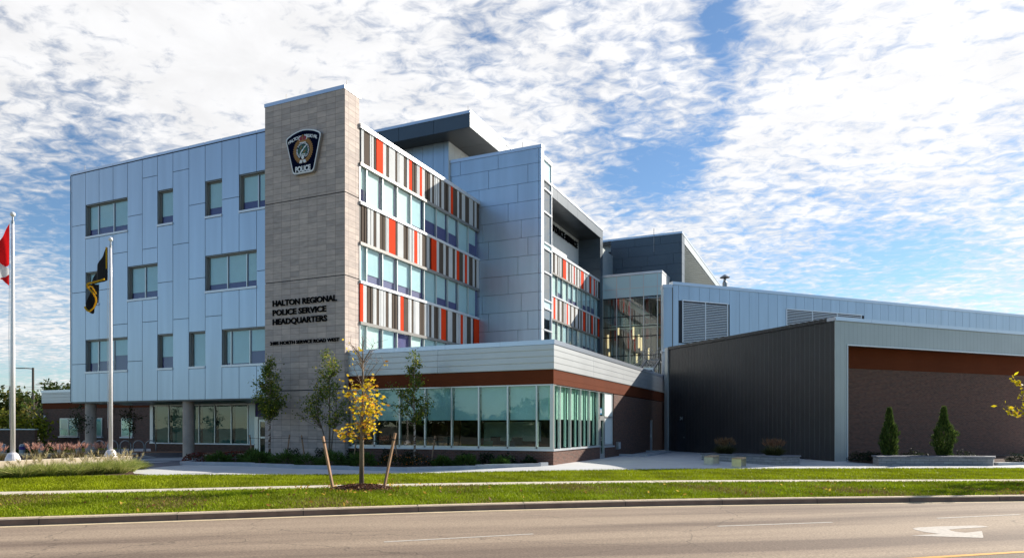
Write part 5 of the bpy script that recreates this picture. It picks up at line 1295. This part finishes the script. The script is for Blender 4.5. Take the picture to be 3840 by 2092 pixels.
# ------------------------------------------------------------------ trees and shrubs
def crown_points(n, prof, cx=0, cy=0, gaps=3, seed=0, edge=.55):
    """clumpy points in a crown of revolution given as (height, radius)"""
    r_ = np.random.default_rng(seed); P = np.array(prof); z0, z1 = P[0, 0], P[-1, 0]
    nc = max(12, n // 28); cz = r_.uniform(z0, z1, nc * 3); rr = np.interp(cz, P[:, 0], P[:, 1]); keep = r_.random(nc * 3) < (rr / P[:, 1].max() + .12); cz = cz[keep][:nc]; rr = rr[keep][:nc]
    a = r_.uniform(0, 2 * math.pi, len(cz)); q = rr * r_.uniform(edge, 1.0, len(cz))
    C_ = np.stack([cx + np.cos(a) * q, cy + np.sin(a) * q, cz], 1)
    return C_
def young_tree(name, label, x, y, z, prof, nb, nl, lsize, lcol, lcol2, frac, bark, r0, seed, stems=1, group=None, extra=(), bare=0, droop=0., stakes=None, jit=.13, bias=None):
    random.seed(seed); rr = np.random.default_rng(seed)
    e = thing(name, label, 'tree', (x, y, z), 0, group); top = prof[-1][0]; zs = prof[0][0]
    tr = MB(); heads = []
    for s_ in range(stems):
        if stems == 1: P = [(0, 0, -.1), (random.uniform(-.03, .03), 0, top * .3), (random.uniform(-.06, .06), random.uniform(-.05, .05), top * .6), (random.uniform(-.05, .05), 0, top * .97)]
        else:
            a = [2.75, 1.45, .4][s_ % 3]; o_ = [1.0, .10, .55][s_ % 3]; tp = [.62, .98, .66][s_ % 3] * top
            P = [(math.cos(a) * .06, 0, -.1), (math.cos(a) * o_ * .28, .03 * s_, tp * .35), (math.cos(a) * o_ * .7, .08 * s_ - .08, tp * .7), (math.cos(a) * o_ * .9, 0, tp)]
        k = 1 if s_ == (1 if stems > 1 else 0) else .7
        tr.tube(P, [r0 * k, r0 * .85 * k, r0 * .5 * k, r0 * .12 * k], bark, 8); heads.append([Vector(p) for p in P])
    tr.build('trunk', e, smooth=True)
    C_ = crown_points(nb * 28, prof, seed=seed)[:nb]
    if bias is not None: C_[:, 0] += bias * (C_[:, 2] - zs) * 0
    tw = MB(); cen = []
    def on_trunk(h, hd_):
        for a, c in zip(hd_[:-1], hd_[1:]):
            if a.z <= h <= c.z: return a.lerp(c, (h - a.z) / (c.z - a.z + 1e-6))
        return hd_[-1]
    ends = [Vector(c) for c in C_] + [Vector(q) for q in extra]
    for i, c in enumerate(ends):
        hd_ = min(heads, key=lambda H: (on_trunk(c.z * .85, H) - c).length); dist = Vector((c.x, c.y)).length
        st = on_trunk(max(zs * .85, c.z - .25 - dist * .75), hd_); mid = st.lerp(c, .5) + Vector((random.uniform(-.06, .06), random.uniform(-.06, .06), -.05 * dist))
        tw.tube([st, mid, c], [.016, .010, .004], bark if bark != 'birch' else 'twig', 5, False)
        isbare = bare and c.z > bare
        for j in range(2 + isbare * 3):
            q = st.lerp(c, random.uniform(.35, 1)); e2 = q + Vector((random.gauss(0, .22), random.gauss(0, .22), random.uniform(-.05, .30)))
            tw.tube([q, e2], [.006, .003], 'twig', 4, False)
            if not isbare:
                m_ = nl // (len(ends) * 4)
                for _ in range(m_): cen.append(tuple(q.lerp(e2, random.random()) + Vector((random.gauss(0, jit * .45), random.gauss(0, jit * .45), random.gauss(0, jit * .45)))))
        if not isbare:
            for _ in range(nl // (len(ends) * 2)):
                q = st.lerp(c, random.uniform(.4, 1.05)); cen.append(tuple(q + Vector((random.gauss(0, jit), random.gauss(0, jit), random.gauss(0, jit)))))
        elif random.random() < .15:
            for _ in range(3): cen.append(tuple(c + Vector((random.gauss(0, .08), random.gauss(0, .08), random.gauss(0, .08)))))
    tw.build('branches', e)
    cen = np.array(cen); n = len(cen)
    up = None; nrm = None
    if droop: nrm = rr.normal(size=(n, 3)); nrm[:, 2] *= .35; up = np.cross(nrm, np.tile([0, 0, 1.], (n, 1)) + rr.normal(0, .25, (n, 3)))
    cols = colvar(lcol, n, .35, lcol2, frac)
    leaves('leaves', cen, rr.uniform(.7, 1.2, n) * lsize, cols, e, nrm=nrm, up=up)
    if stakes:
        for (dx, dy, lx, ly, hh, rd) in stakes:
            b = MB(); b.tube([(dx, dy, -.1), (dx + lx, dy + ly, hh)], [rd, rd], 'stake', 4); b.build('stake', e)
        (dx, dy, lx, ly, hh, rd), (dx2, dy2, lx2, ly2, hh2, rd2) = stakes[0], stakes[1]
        b = MB(); f = .88; a = Vector((dx + lx * f, dy + ly * f, hh * f)); c = Vector((dx2 + lx2 * f, dy2 + ly2 * f, hh2 * f)); mid = Vector((0, 0, (a.z + c.z) / 2 - .04))
        b.tube([a, a.lerp(mid, .5) - Vector((0, 0, .01)), mid, mid.lerp(c, .5), c], .010, 'black_rub', 6); b.tube([a - Vector((0, 0, .02)), a + Vector((0, 0, .02))], .032 + rd * .3, 'black_rub', 8); b.tube([c - Vector((0, 0, .02)), c + Vector((0, 0, .02))], .032 + rd * .3, 'black_rub', 8); b.build('tie_strap', e)
    return e
VR = Vector((.9125, .409))   # the street direction
def stk(w, lean, h, r): return [(-VR.x * w, -VR.y * w, -VR.x * lean, -VR.y * lean, h, r), (VR.x * w, VR.y * w, VR.x * lean, VR.y * lean, h, r)]
GL, YL = (.145, .20, .035), (.55, .50, .06)
young_tree('birch_tree', 'dense young birch with pale trunk at the left corner of the stone tower', -15.0, -1.55, -.05, [(2.35, .2), (2.7, .62), (3.2, .95), (3.8, .80), (4.4, .62), (4.9, .38), (5.3, .08)], 68, 4300, .085, GL, YL, .16, 'birch', .065, 11, group='staked young trees in the planting bed', stakes=stk(.85, .18, 1.35, .035))
young_tree('multistem_tree', 'open multi stemmed young tree in front of the stone tower', -10.9, -1.9, -.05, [(1.95, .5), (2.3, 1.15), (2.9, 1.25), (3.4, .85), (4.0, .66), (4.6, .55), (5.1, .42), (5.5, .12)], 60, 3000, .08, GL, YL, .18, 'bark', .05, 23, stems=3, group='staked young trees in the planting bed', stakes=stk(1.15, .2, 1.35, .035), extra=[(-1.75, -.3, 3.05), (-1.95, -.2, 2.5), (-1.5, .1, 3.5)])
young_tree('birch_tree', 'slender sparse young birch in front of the pavilion windows', -6.30, -1.5, -.05, [(2.15, .15), (2.5, .75), (2.9, 1.0), (3.2, .75), (3.7, .42), (4.2, .38), (4.7, .30), (5.25, .06)], 46, 2300, .085, GL, YL, .12, 'birch', .055, 37, group='staked young trees in the planting bed', stakes=stk(.75, .2, 1.35, .035), extra=[(-1.25, -.4, 3.85), (-1.1, -.3, 3.75), (-1.35, -.5, 2.95)])
Y1_, Y2_ = (.80, .58, .03), (.55, .24, .03)
T3 = young_tree('yellow_tree', 'half bare young tree with yellow autumn leaves on the grass verge', -1.58, -11.96, -.10, [(1.75, .45), (2.1, .55), (2.5, .75), (2.9, .72), (3.3, .55), (3.7, .75), (4.1, .62), (4.65, .2)], 46, 820, .09, Y1_, Y2_, .25, 'bark', .075, 5, bare=3.25, droop=1, jit=.11, stakes=[(-.78, -.32, -.30, -.12, 1.52, .045), (.60, .27, .32, .14, 1.62, .045)], extra=[(-.55, -.2, 1.55), (-.62, -.25, 1.62), (-.40, -.15, 1.50), (-.70, -.3, 1.58), (-.35, -.2, 1.68), (.55, .2, 2.45), (.45, .2, 2.3), (.62, .3, 2.62)])
b = MB(); nm = 22; rows_ = 7
pts_ = []
for i in range(rows_ + 1):
    f = i / rows_; 
    pts_.append([(-1.40 + math.cos(2 * math.pi * k / nm) * 1.05 * f * VR.x - math.sin(2 * math.pi * k / nm) * .72 * f * VR.y + random.gauss(0, .03) * f, -12.18 + math.cos(2 * math.pi * k / nm) * 1.05 * f * VR.y + math.sin(2 * math.pi * k / nm) * .72 * f * VR.x + random.gauss(0, .03) * f, -.16 + .17 * (1 - f * f) + random.gauss(0, .012)) for k in range(nm)])
for i in range(rows_):
    for k in range(nm): q = (k + 1) % nm; b.face([pts_[i][k], pts_[i + 1][k], pts_[i + 1][q], pts_[i][q]], 'mulch')
mo = b.build('mulch_mound', base=(-1.4, -12.18, -.16)); tag(mo, 'round mound of brown bark mulch at the foot of the yellow tree', 'mulch mound', kind='stuff')
n = 2600; a = rng.uniform(0, 2 * math.pi, n); q = np.sqrt(rng.random(n)); ct = np.stack([np.cos(a) * 1.05 * q * VR.x - np.sin(a) * .72 * q * VR.y, np.cos(a) * 1.05 * q * VR.y + np.sin(a) * .72 * q * VR.x, .17 * (1 - q * q) + .012], 1)
leaves('bark_chips', ct, rng.uniform(.02, .055, n), colvar((.11, .05, .03), n, .6, (.42, .30, .20), .12), mo, elong=1.8)
# tree at the right edge, its left boughs reach into the picture
T5 = young_tree('yellow_tree', 'yellow leaved boughs reaching in from the right edge', 18.65, .60, -.10, [(1.9, .7), (2.5, 1.3), (3.2, 1.5), (4.0, 1.1), (4.9, .6), (5.6, .1)], 40, 2000, .12, (.62, .50, .02), (.40, .22, .04), .12, 'bark', .07, 9, extra=[(-1.75, -.8, 3.55), (-1.55, -.7, 3.05), (-2.15, -.95, 2.62), (-1.85, -.82, 2.35), (-1.6, -.7, 2.2), (-1.5, -.65, 3.3)], jit=.09)

def shrub(name, label, x, y, z, rx, h, n, size, c, c2=None, fr=0., group=None, cat='shrub', flowers=None, spiky=False, seed=0):
    e = thing(name, label, cat, (x, y, z), 0, group); rr = np.random.default_rng(seed + int(abs(x) * 100))
    lobes = rr.normal(0, .35, (6, 3)); 
    u = rr.normal(size=(n, 3)); u[:, 2] = np.abs(u[:, 2]); u /= np.linalg.norm(u, axis=1)[:, None]
    rad = rr.uniform(.45, 1., n) ** .6 * (1 + .22 * np.sin(u[:, 0] * 5 + seed) * np.sin(u[:, 1] * 6 + 1) + .12 * np.sin(u[:, 2] * 11 + seed))
    P = u * rad[:, None] * np.array([rx, rx * .85, h])
    st = MB(); 
    for i in range(7): d = rr.normal(0, .5, 2) * rx; st.tube([(0, 0, -.05), (d[0] * .5, d[1] * .5, h * .4), (d[0], d[1], h * .75)], [.012, .008, .003], 'twig', 4, False)
    st.build('stems', e)
    if spiky:
        d = u + rr.normal(0, .35, (n, 3)); d /= np.linalg.norm(d, axis=1)[:, None]; blades('foliage', P, P + d * size * 2.2, np.full(n, size * .32), colvar(c, n, .4, c2, fr), e)
    else: leaves('foliage', P, rr.uniform(.6, 1.2, n) * size, colvar(c, n, .4, c2, fr), e)
    if flowers:
        m_ = flowers[1]; P2 = u[:m_] * np.array([rx, rx * .85, h]) * 1.04 + np.array([0, 0, .03]); leaves('blossoms', P2, np.full(m_, flowers[2]), colvar(flowers[0], m_, .3), e, elong=1.0)
    return e
DG = (.02, .04, .016); JG = (.07, .13, .025)
BSH = [  # x, y, rx, h, kind, label
 (-16.6, -4.6, .75, .42, 'r', 'dark red sedum patch at the left tip of the planting bed'), (-15.3, -3.6, .80, .46, 'r', 'dark red sedum patch behind the bench end'),
 (-14.6, -5.2, .55, .40, 'j', 'small green juniper at the left front of the bed'), (-13.9, -3.8, .70, .50, 'j', 'bushy green juniper left of the birch trunk'), (-12.6, -4.7, .68, .44, 'j', 'low green juniper in front of the birch trunk'),
 (-13.6, -1.4, .52, .62, 'd', 'dark round shrub against the tower right of the birch'), (-11.9, -1.2, .50, .62, 'd', 'dark round shrub against the tower left of the multi stemmed tree'), (-10.0, -1.1, .50, .66, 'd', 'dark round shrub at the right corner of the tower'),
 (-11.2, -4.5, .75, .48, 'j', 'spreading green juniper below the multi stemmed tree'), (-9.9, -4.6, .60, .40, 'w', 'low green plant dotted with white blossoms'), (-8.7, -4.4, .72, .50, 'j', 'green juniper directly left of the yellow tree trunk'),
 (-8.1, -1.0, .50, .58, 'd', 'dark shrub under the first pavilion window'), (-7.4, -4.0, .70, .48, 'j', 'green juniper right of the yellow tree trunk'), (-6.9, -.9, .55, .60, 'd', 'dark shrub under the second pavilion window'),
 (-6.1, -3.4, .78, .44, 'o', 'patch of orange daisies left of the slender birch'), (-5.2, -2.9, .75, .44, 'o', 'patch of orange daisies right of the slender birch'),
 (-4.2, -2.6, .42, .30, 'j', 'small green juniper just right of the daisies'), (-3.9, -.9, .42, .46, 'd', 'dark shrub left of centre under the pavilion windows'), (-3.3, -2.1, .50, .36, 'j', 'green juniper in the narrowing right part of the bed'),
 (-2.9, -.8, .46, .54, 'd', 'tall dark shrub among the right part of the bed'), (-1.9, -.8, .48, .50, 'd', 'dark shrub third from the right end of the bed'), (-1.9, -1.5, .34, .26, 'j', 'tiny juniper near the right tip of the bed'), (-.95, -.55, .36, .36, 'd', 'last dark shrub at the right tip of the bed')]
for i, (x, y, rx, h, kd, lab) in enumerate(BSH):
    z = g(x, y) + .04
    if kd == 'j': shrub('juniper', lab, x, y, z, rx, h, 1100, .09, JG, (.09, .14, .03), .25, 'green junipers in the planting bed', spiky=True, seed=i)
    elif kd == 'd': shrub('shrub', lab, x, y, z, rx, h, 700, .06, DG, (.03, .05, .02), .3, 'dark shrubs along the wall', seed=i)
    elif kd == 'r': shrub('sedum', lab, x, y, z, rx, h, 900, .05, (.05, .06, .02), (.10, .03, .02), .4, 'red sedums', flowers=((.20, .045, .03), 420, .07), seed=i)
    elif kd == 'w': shrub('flowering_plant', lab, x, y, z, rx, h, 700, .07, JG, None, 0, None, flowers=((.75, .75, .72), 12, .07), spiky=True, seed=i)
    else: shrub('daisy_patch', lab, x, y, z, rx, h, 900, .05, (.05, .045, .02), (.03, .05, .015), .5, 'orange daisy patches', flowers=((.75, .22, .02), 60, .06), seed=i)

def evergreen(label, x, y, z, prof, seed):
    e = thing('columnar_evergreen', label, 'tree', (x, y, z), 0, 'columnar evergreens by the brick wall'); rr = np.random.default_rng(seed); n = 6500; P = np.array(prof)
    zz = rr.uniform(P[0, 0], P[-1, 0], n); a = rr.uniform(0, 2 * math.pi, n); R_ = np.interp(zz, P[:, 0], P[:, 1]) * (1 + .22 * np.sin(3 * a + zz * 5 + seed) + .15 * np.sin(7 * a - zz * 9) + .1 * np.sin(zz * 17 + a)); q = R_ * rr.uniform(.35, 1.05, n) ** .5
    base = np.stack([np.cos(a) * q, np.sin(a) * q, zz], 1); d = np.stack([np.cos(a) * .45, np.sin(a) * .45, np.full(n, .9)], 1) + rr.normal(0, .25, (n, 3))
    blades('foliage', base, base + d * .12, np.full(n, .03), colvar((.055, .095, .022), n, .5, (.14, .19, .04), .35), e)
    b = MB(); b.tube([(0, 0, -.3), (0, 0, prof[-1][0] * .9)], [.05, .01], 'bark', 8); b.build('trunk', e)
evergreen('slim dark evergreen, left of the pair before the brick wall', 13.95, 9.55, .15, [(0, .22), (.5, .33), (1.2, .34), (1.55, .24), (1.8, .14), (2.3, .07), (2.42, .02)], 1)
evergreen('broader dark evergreen, right of the pair before the brick wall', 16.30, 9.98, .15, [(0, .22), (.35, .28), (.8, .44), (1.25, .45), (1.6, .22), (1.85, .13), (2.3, .07), (2.45, .02)], 2)
for i, (x, y, rx, h, lab) in enumerate(((12.7, 9.7, .55, .45, 'low dark shrub at the left end of the long planter'), (13.3, 10.3, .5, .5, 'low dark shrub left of the slim evergreen'), (15.1, 10.3, .7, .55, 'low dark shrub between the two evergreens'), (17.3, 10.9, .7, .5, 'low dark shrub right of the broad evergreen'), (19.4, 10.9, .5, .40, 'dark shrub behind the white kerb at far right'), (20.9, 12.1, .6, .42, 'dark shrub at the right edge against the brick'))):
    shrub('shrub', lab, x, y, .02, rx, h, 700, .06, (.022, .032, .018), (.04, .05, .025), .3, 'dark shrubs against the hall', seed=50 + i)
b = MB(); b.prism([(18.4, 9.55), (24, 13.6), (23.8, 13.85), (18.2, 9.8)], -.2, .05, 'plaza'); o = b.build('white_kerb'); tag(o, 'pale concrete kerb to the right of the long planter', 'kerb')

# ------------------------------------------------------------------ outdoor steel stair on the pavilion roof
ST = wthing('roof_stair', 'galvanised steel stair with handrails on the pavilion roof beside the atrium', 'staircase', (-1.6, 27, 5.3))
b = MB()
for dy in (0,): pass
x0_, x1_ = -2.6, -1.5
for x in (x0_, x1_): b.tube([(x, 24.6, 5.45), (x, 29.0, 7.3), (x, 31.5, 7.3)], .09, 'galv', 4)
b.box(x0_, x1_, 29.0, 31.5, 7.28, 7.36, 'galv')
for i in range(10): b.box(x0_, x1_, 24.8 + i * .43, 25.05 + i * .43, 5.55 + i * .185, 5.59 + i * .185, 'galv')
for x in (x0_, x1_): b.box(x - .05, x + .05, 31.2, 31.3, 5.3, 7.3, 'galv'); b.box(x - .05, x + .05, 29.0, 29.1, 5.3, 7.3, 'galv')
b.build('flight', ST)
b = MB()
for x in (x0_, x1_):
    for dz in (1.05, .78, .50, .24): b.tube([(x, 24.6, 5.45 + dz), (x, 29.0, 7.3 + dz), (x, 31.5, 7.3 + dz)], .022, 'galv', 6)
    for y, z in ((24.6, 5.45), (26.1, 6.08), (27.5, 6.67), (29.0, 7.3), (30.2, 7.3), (31.5, 7.3)): b.tube([(x, y, z), (x, y, z + 1.05)], .025, 'galv', 6)
b.build('handrail', ST)
RU = wthing('rooftop_unit', 'small grey metal vent unit at the far end of the pavilion roof', 'roof vent', (-1.0, 23.4, 5.4))
b = MB(); b.box(-1.35, -.7, 23.1, 23.6, 5.4, 6.1, 'sill'); b.box(-1.4, -.65, 23.05, 23.65, 6.1, 6.18, 'frame'); b.box(-1.3, -.75, 23.09, 23.1, 5.6, 6.0, 's_dark'); b.build('housing', RU)

# ------------------------------------------------------------------ far left: wall, lamps, signs, trees, wires
SW = wthing('screen_wall', 'low dark brick screen wall behind the first flagpole', 'wall', (-44, 3.2, 0))
b = MB(); b.prism([(-42.96, 3.8), (-52, -.3), (-52.1, -.05), (-43.06, 4.05)], -.5, 1.48, 'brick'); b.build('brick_wall', SW)
b = MB(); b.prism([(-42.9, 3.77), (-52, -.36), (-52.12, 0), (-43.03, 4.11)], 1.481, 1.56, 'sill'); b.build('wall_coping', SW)
def lamp(label, x, y, h, arms, r=.11):
    e = thing('street_lamp', label, 'street lamp', (x, y, -.4), 0, 'dark parking lot lamp posts')
    b = MB(); b.tube([(0, 0, 0), (0, 0, h)], [r, r * .8], 'bronze', 10); b.build('post', e)
    for s_ in arms:
        b = MB(); b.tube([(0, 0, h - .12), (s_ * VR.x * .6, s_ * VR.y * .6, h - .05)], .05, 'bronze', 6); b.build('arm', e)
        b = MB(); v = VR * s_; n_ = Vector((-VR.y, VR.x)) * .18; p, q = v * .5, v * 1.25
        b.prism([(p.x - n_.x, p.y - n_.y), (q.x - n_.x, q.y - n_.y), (q.x + n_.x, q.y + n_.y), (p.x + n_.x, p.y + n_.y)], h - .10, h - .02, 'bronze'); b.build('lamp_head', e)
lamp('tall lamp post with one arm right of the first flagpole', -66.98, 18.24, 8.5, (-1.4,), .14)
lamp('double headed lamp post above the brick wing roof', -95.5, 37.2, 8.5, (-1, 1), .14)
lamp('distant double headed lamp post beside the first flagpole', -161.8, 72.2, 8.6, (-1, 1), .15)
e = thing('street_sign', 'back of a small grey sign on a slanted post', 'sign', (-58, 12.6, -.4))
b = MB(); b.tube([(0, 0, 0), (.16, 0, 3.0)], .04, 'galv', 6); b.build('post', e); b = MB(); b.box(.02, .30, -.02, .02, 2.3, 3.1, 'sill'); b.build('panel', e)
e = thing('banner_sign', 'red banner sign at the corner of the brick wing', 'sign', (-56.4, 13.2, -.4))
b = MB(); b.tube([(0, 0, 0), (0, 0, 2.2)], .05, 'stoplight', 6); b.build('post', e); b = MB(); b.box(.06, .55, -.02, .02, .5, 2.1, 'stoplight'); b.box(.14, .47, -.04, -.02, .9, 1.0, 'sill'); b.box(.14, .47, -.04, -.02, 1.3, 1.4, 'sill'); b.build('panel', e)
def big_tree(name, label, x, y, h, r, n, c, c2, fr, seed, zc=.32, lsize=.34, group='trees at the far left', bare=False):
    rr = np.random.default_rng(seed); random.seed(seed); e = thing(name, label, 'tree', (x, y, -.4), 0, group)
    b = MB(); b.tube([(0, 0, 0), (random.uniform(-.2, .2), 0, h * .4), (random.uniform(-.4, .4), 0, h * .85)], [h * .022, h * .015, h * .004], 'bark', 8)
    nb = 16
    for i in range(nb):
        a = random.uniform(0, 6.28); z = h * random.uniform(zc, .8); q = r * random.uniform(.5, .95); b.tube([(0, 0, z * .8), (math.cos(a) * q * .5, math.sin(a) * q * .5, z), (math.cos(a) * q, math.sin(a) * q, z + h * .12)], [h * .008, h * .005, h * .002], 'bark' if not bare else 'twig', 5, False)
        if bare:
            for _ in range(5): f = random.uniform(.3, 1); p = Vector((math.cos(a) * q * f, math.sin(a) * q * f, z + h * .1 * f)); b.tube([p, p + Vector((random.gauss(0, .4), random.gauss(0, .4), random.uniform(.3, 1.1)))], [.025, .01], 'twig', 4, False)
    b.build('trunk', e)
    if bare: return e
    nc = 46; cz = rr.uniform(zc, 1., nc); R_ = r * np.sqrt(np.maximum(.05, 1 - ((cz - (zc + .30)) / .62) ** 2)); a = rr.uniform(0, 6.28, nc); q = R_ * rr.uniform(.35, 1, nc)
    C_ = np.stack([np.cos(a) * q, np.sin(a) * q, cz * h], 1); k = rr.integers(0, nc, n); s_ = r * .26
    P = C_[k] + rr.normal(0, 1, (n, 3)) * np.array([s_, s_, s_ * .7]); leaves('crown', P, rr.uniform(.6, 1.3, n) * lsize, colvar(c, n, .4, c2, fr), e)
    return e
def W(px, s, z=0): t = (px - 1920) / 2600; return CAM[0] + s * (-.4091 + t * .9125), CAM[1] + s * (.9125 + t * .4091)
G1, G2 = (.045, .07, .018), (.09, .11, .025)
FT = [  # x, y, h, r: positions in metres
 ('broadleaf_tree', 'full green tree at the left edge behind the first flagpole', *W(-10, 66), 4.9, 2.7, 3000, (.06, .09, .02), (.20, .18, .04), .3, 1),
 ('broadleaf_tree', 'dark green tree beside the tall lamp post', *W(152, 88), 5.9, 2.6, 3200, G1, G2, .3, 2),
 ('broadleaf_tree', 'rounded tree top showing above the brick wing roof', *W(232, 96), 7.9, 2.4, 2600, G1, G2, .35, 3),
 ('broadleaf_tree', 'dark bushy tree left of the tall lamp post', *W(112, 98), 4.7, 2.8, 2600, (.035, .055, .018), G2, .2, 4)]
for t in FT: big_tree(*t)
big_tree('yellowing_tree', 'yellow green young tree left of the first flagpole', *W(22, 58), 3.0, 1.35, 1500, (.28, .27, .03), (.11, .14, .02), .3, 6, .2, .2, 'yellowing young trees above the screen wall')
big_tree('yellowing_tree', 'yellow green young tree between flagpole and lamp post', *W(104, 58), 2.75, 1.55, 1700, (.32, .31, .025), (.12, .15, .02), .3, 7, .2, .2, 'yellowing young trees above the screen wall')
big_tree('bare_tree', 'leafless grey tree between flagpole and lamp post', *W(88, 80), 5.2, 2.0, 0, G1, G2, 0, 8, bare=True)
big_tree('bare_tree', 'thin leafless tree between the lamp post and the brick wing', *W(158, 62), 3.9, .7, 0, G1, G2, 0, 12, bare=True)
for i, (px, s, w_, lab) in enumerate(((70, 47, 1.2, 'low green hedge clump left of the third bollard'), (120, 47, 1.2, 'low green hedge clump behind the third bollard'), (30, 47, 1.1, 'low green hedge clump at the left edge'), (172, 49, 1.1, 'low green hedge clump at the foot of the brick wing'), (215, 50, 1.0, 'low hedge clump below the brick wing window'))):
    x, y = W(px, s); shrub('hedge_shrub', lab, x, y, -.35, w_, .55, 1000, .09, (.03, .055, .015), (.06, .09, .02), .3, 'low hedge in front of the screen wall', seed=80 + i)
for i, (px, s, lab) in enumerate(((300, 43, 'small shade tree in front of the brick wing window by the left column'), (485, 46, 'small dark tree standing under the overhang'))):
    x, y = W(px, s); young_tree('courtyard_tree', lab, x, y, -.2, [(1.7, .3), (2.1, .7), (2.5, .85), (2.9, .6), (3.2, .15)], 22, 500, .09, (.035, .055, .018), None, 0, 'bark', .04, 60 + i, group='small trees under the overhang')
for i, (z0, z1) in enumerate(((9.2, 8.2), (8.9, 7.9), (7.0, 6.5))):
    b = MB(); a = Vector((*W(-400, 120), z0 + 1.2)); c = Vector((*W(700, 120), z1)); b.tube([a.lerp(c, t) - Vector((0, 0, 1.6 * t * (1 - t) * 2)) for t in np.linspace(0, 1, 12)], .03, 'bronze', 4)
    o = b.build('power_line', base=tuple(a)); tag(o, 'thin overhead wire at far left, %s' % ['topmost', 'second from the top', 'lowest'][i], 'power line', 'overhead wires')

# the wooded side of the street behind the viewer, seen mirrored in the shop windows
n = 9000; xx = rng.uniform(-130, 120, n); lump = 4.2 + 2.2 * np.sin(xx * .21) + 1.3 * np.sin(xx * .53 + 1) + .8 * np.sin(xx * 1.3)
F_ = np.array([-.4091, .9125]); Rr = np.array([.9125, .4091]); dep = -rng.uniform(42, 52, n)
P = np.stack([10.98 + Rr[0] * xx + F_[0] * dep, -29 + Rr[1] * xx + F_[1] * dep, lump * rng.random(n) ** .7 - .3], 1)
o = leaves('tree_line', P, rng.uniform(.8, 1.6, n), colvar((.035, .055, .018), n, .4, (.07, .09, .03), .3)); tag(o, 'continuous line of trees across the street behind the viewer', 'woodland', kind='stuff')

# fallen leaves on the grass and pavement
n = 420; tt_ = rng.uniform(.25, .72, n) * (NS - 1); k = tt_.astype(int); t = rng.random(n)[:, None]
near = rng.random(n) < .5; tt2 = np.where(near, rng.normal(0, 1.3, n), 0)
P = cf[k] * (1 - t) + wf[k] * t
P[near] = np.array([-1.6, -12.0]) + rng.normal(0, 1.1, (near.sum(), 2))
P3 = np.concatenate([P, np.full((n, 1), -.085)], 1)
o = leaves('fallen_leaves', P3, rng.uniform(.04, .09, n), colvar((.50, .33, .06), n, .4, (.25, .12, .04), .4)); tag(o, 'scattered fallen yellow leaves on the grass verge', 'fallen leaves', kind='stuff')
for o in list(bpy.data.objects):
    if '_base' in o: del o['_base']
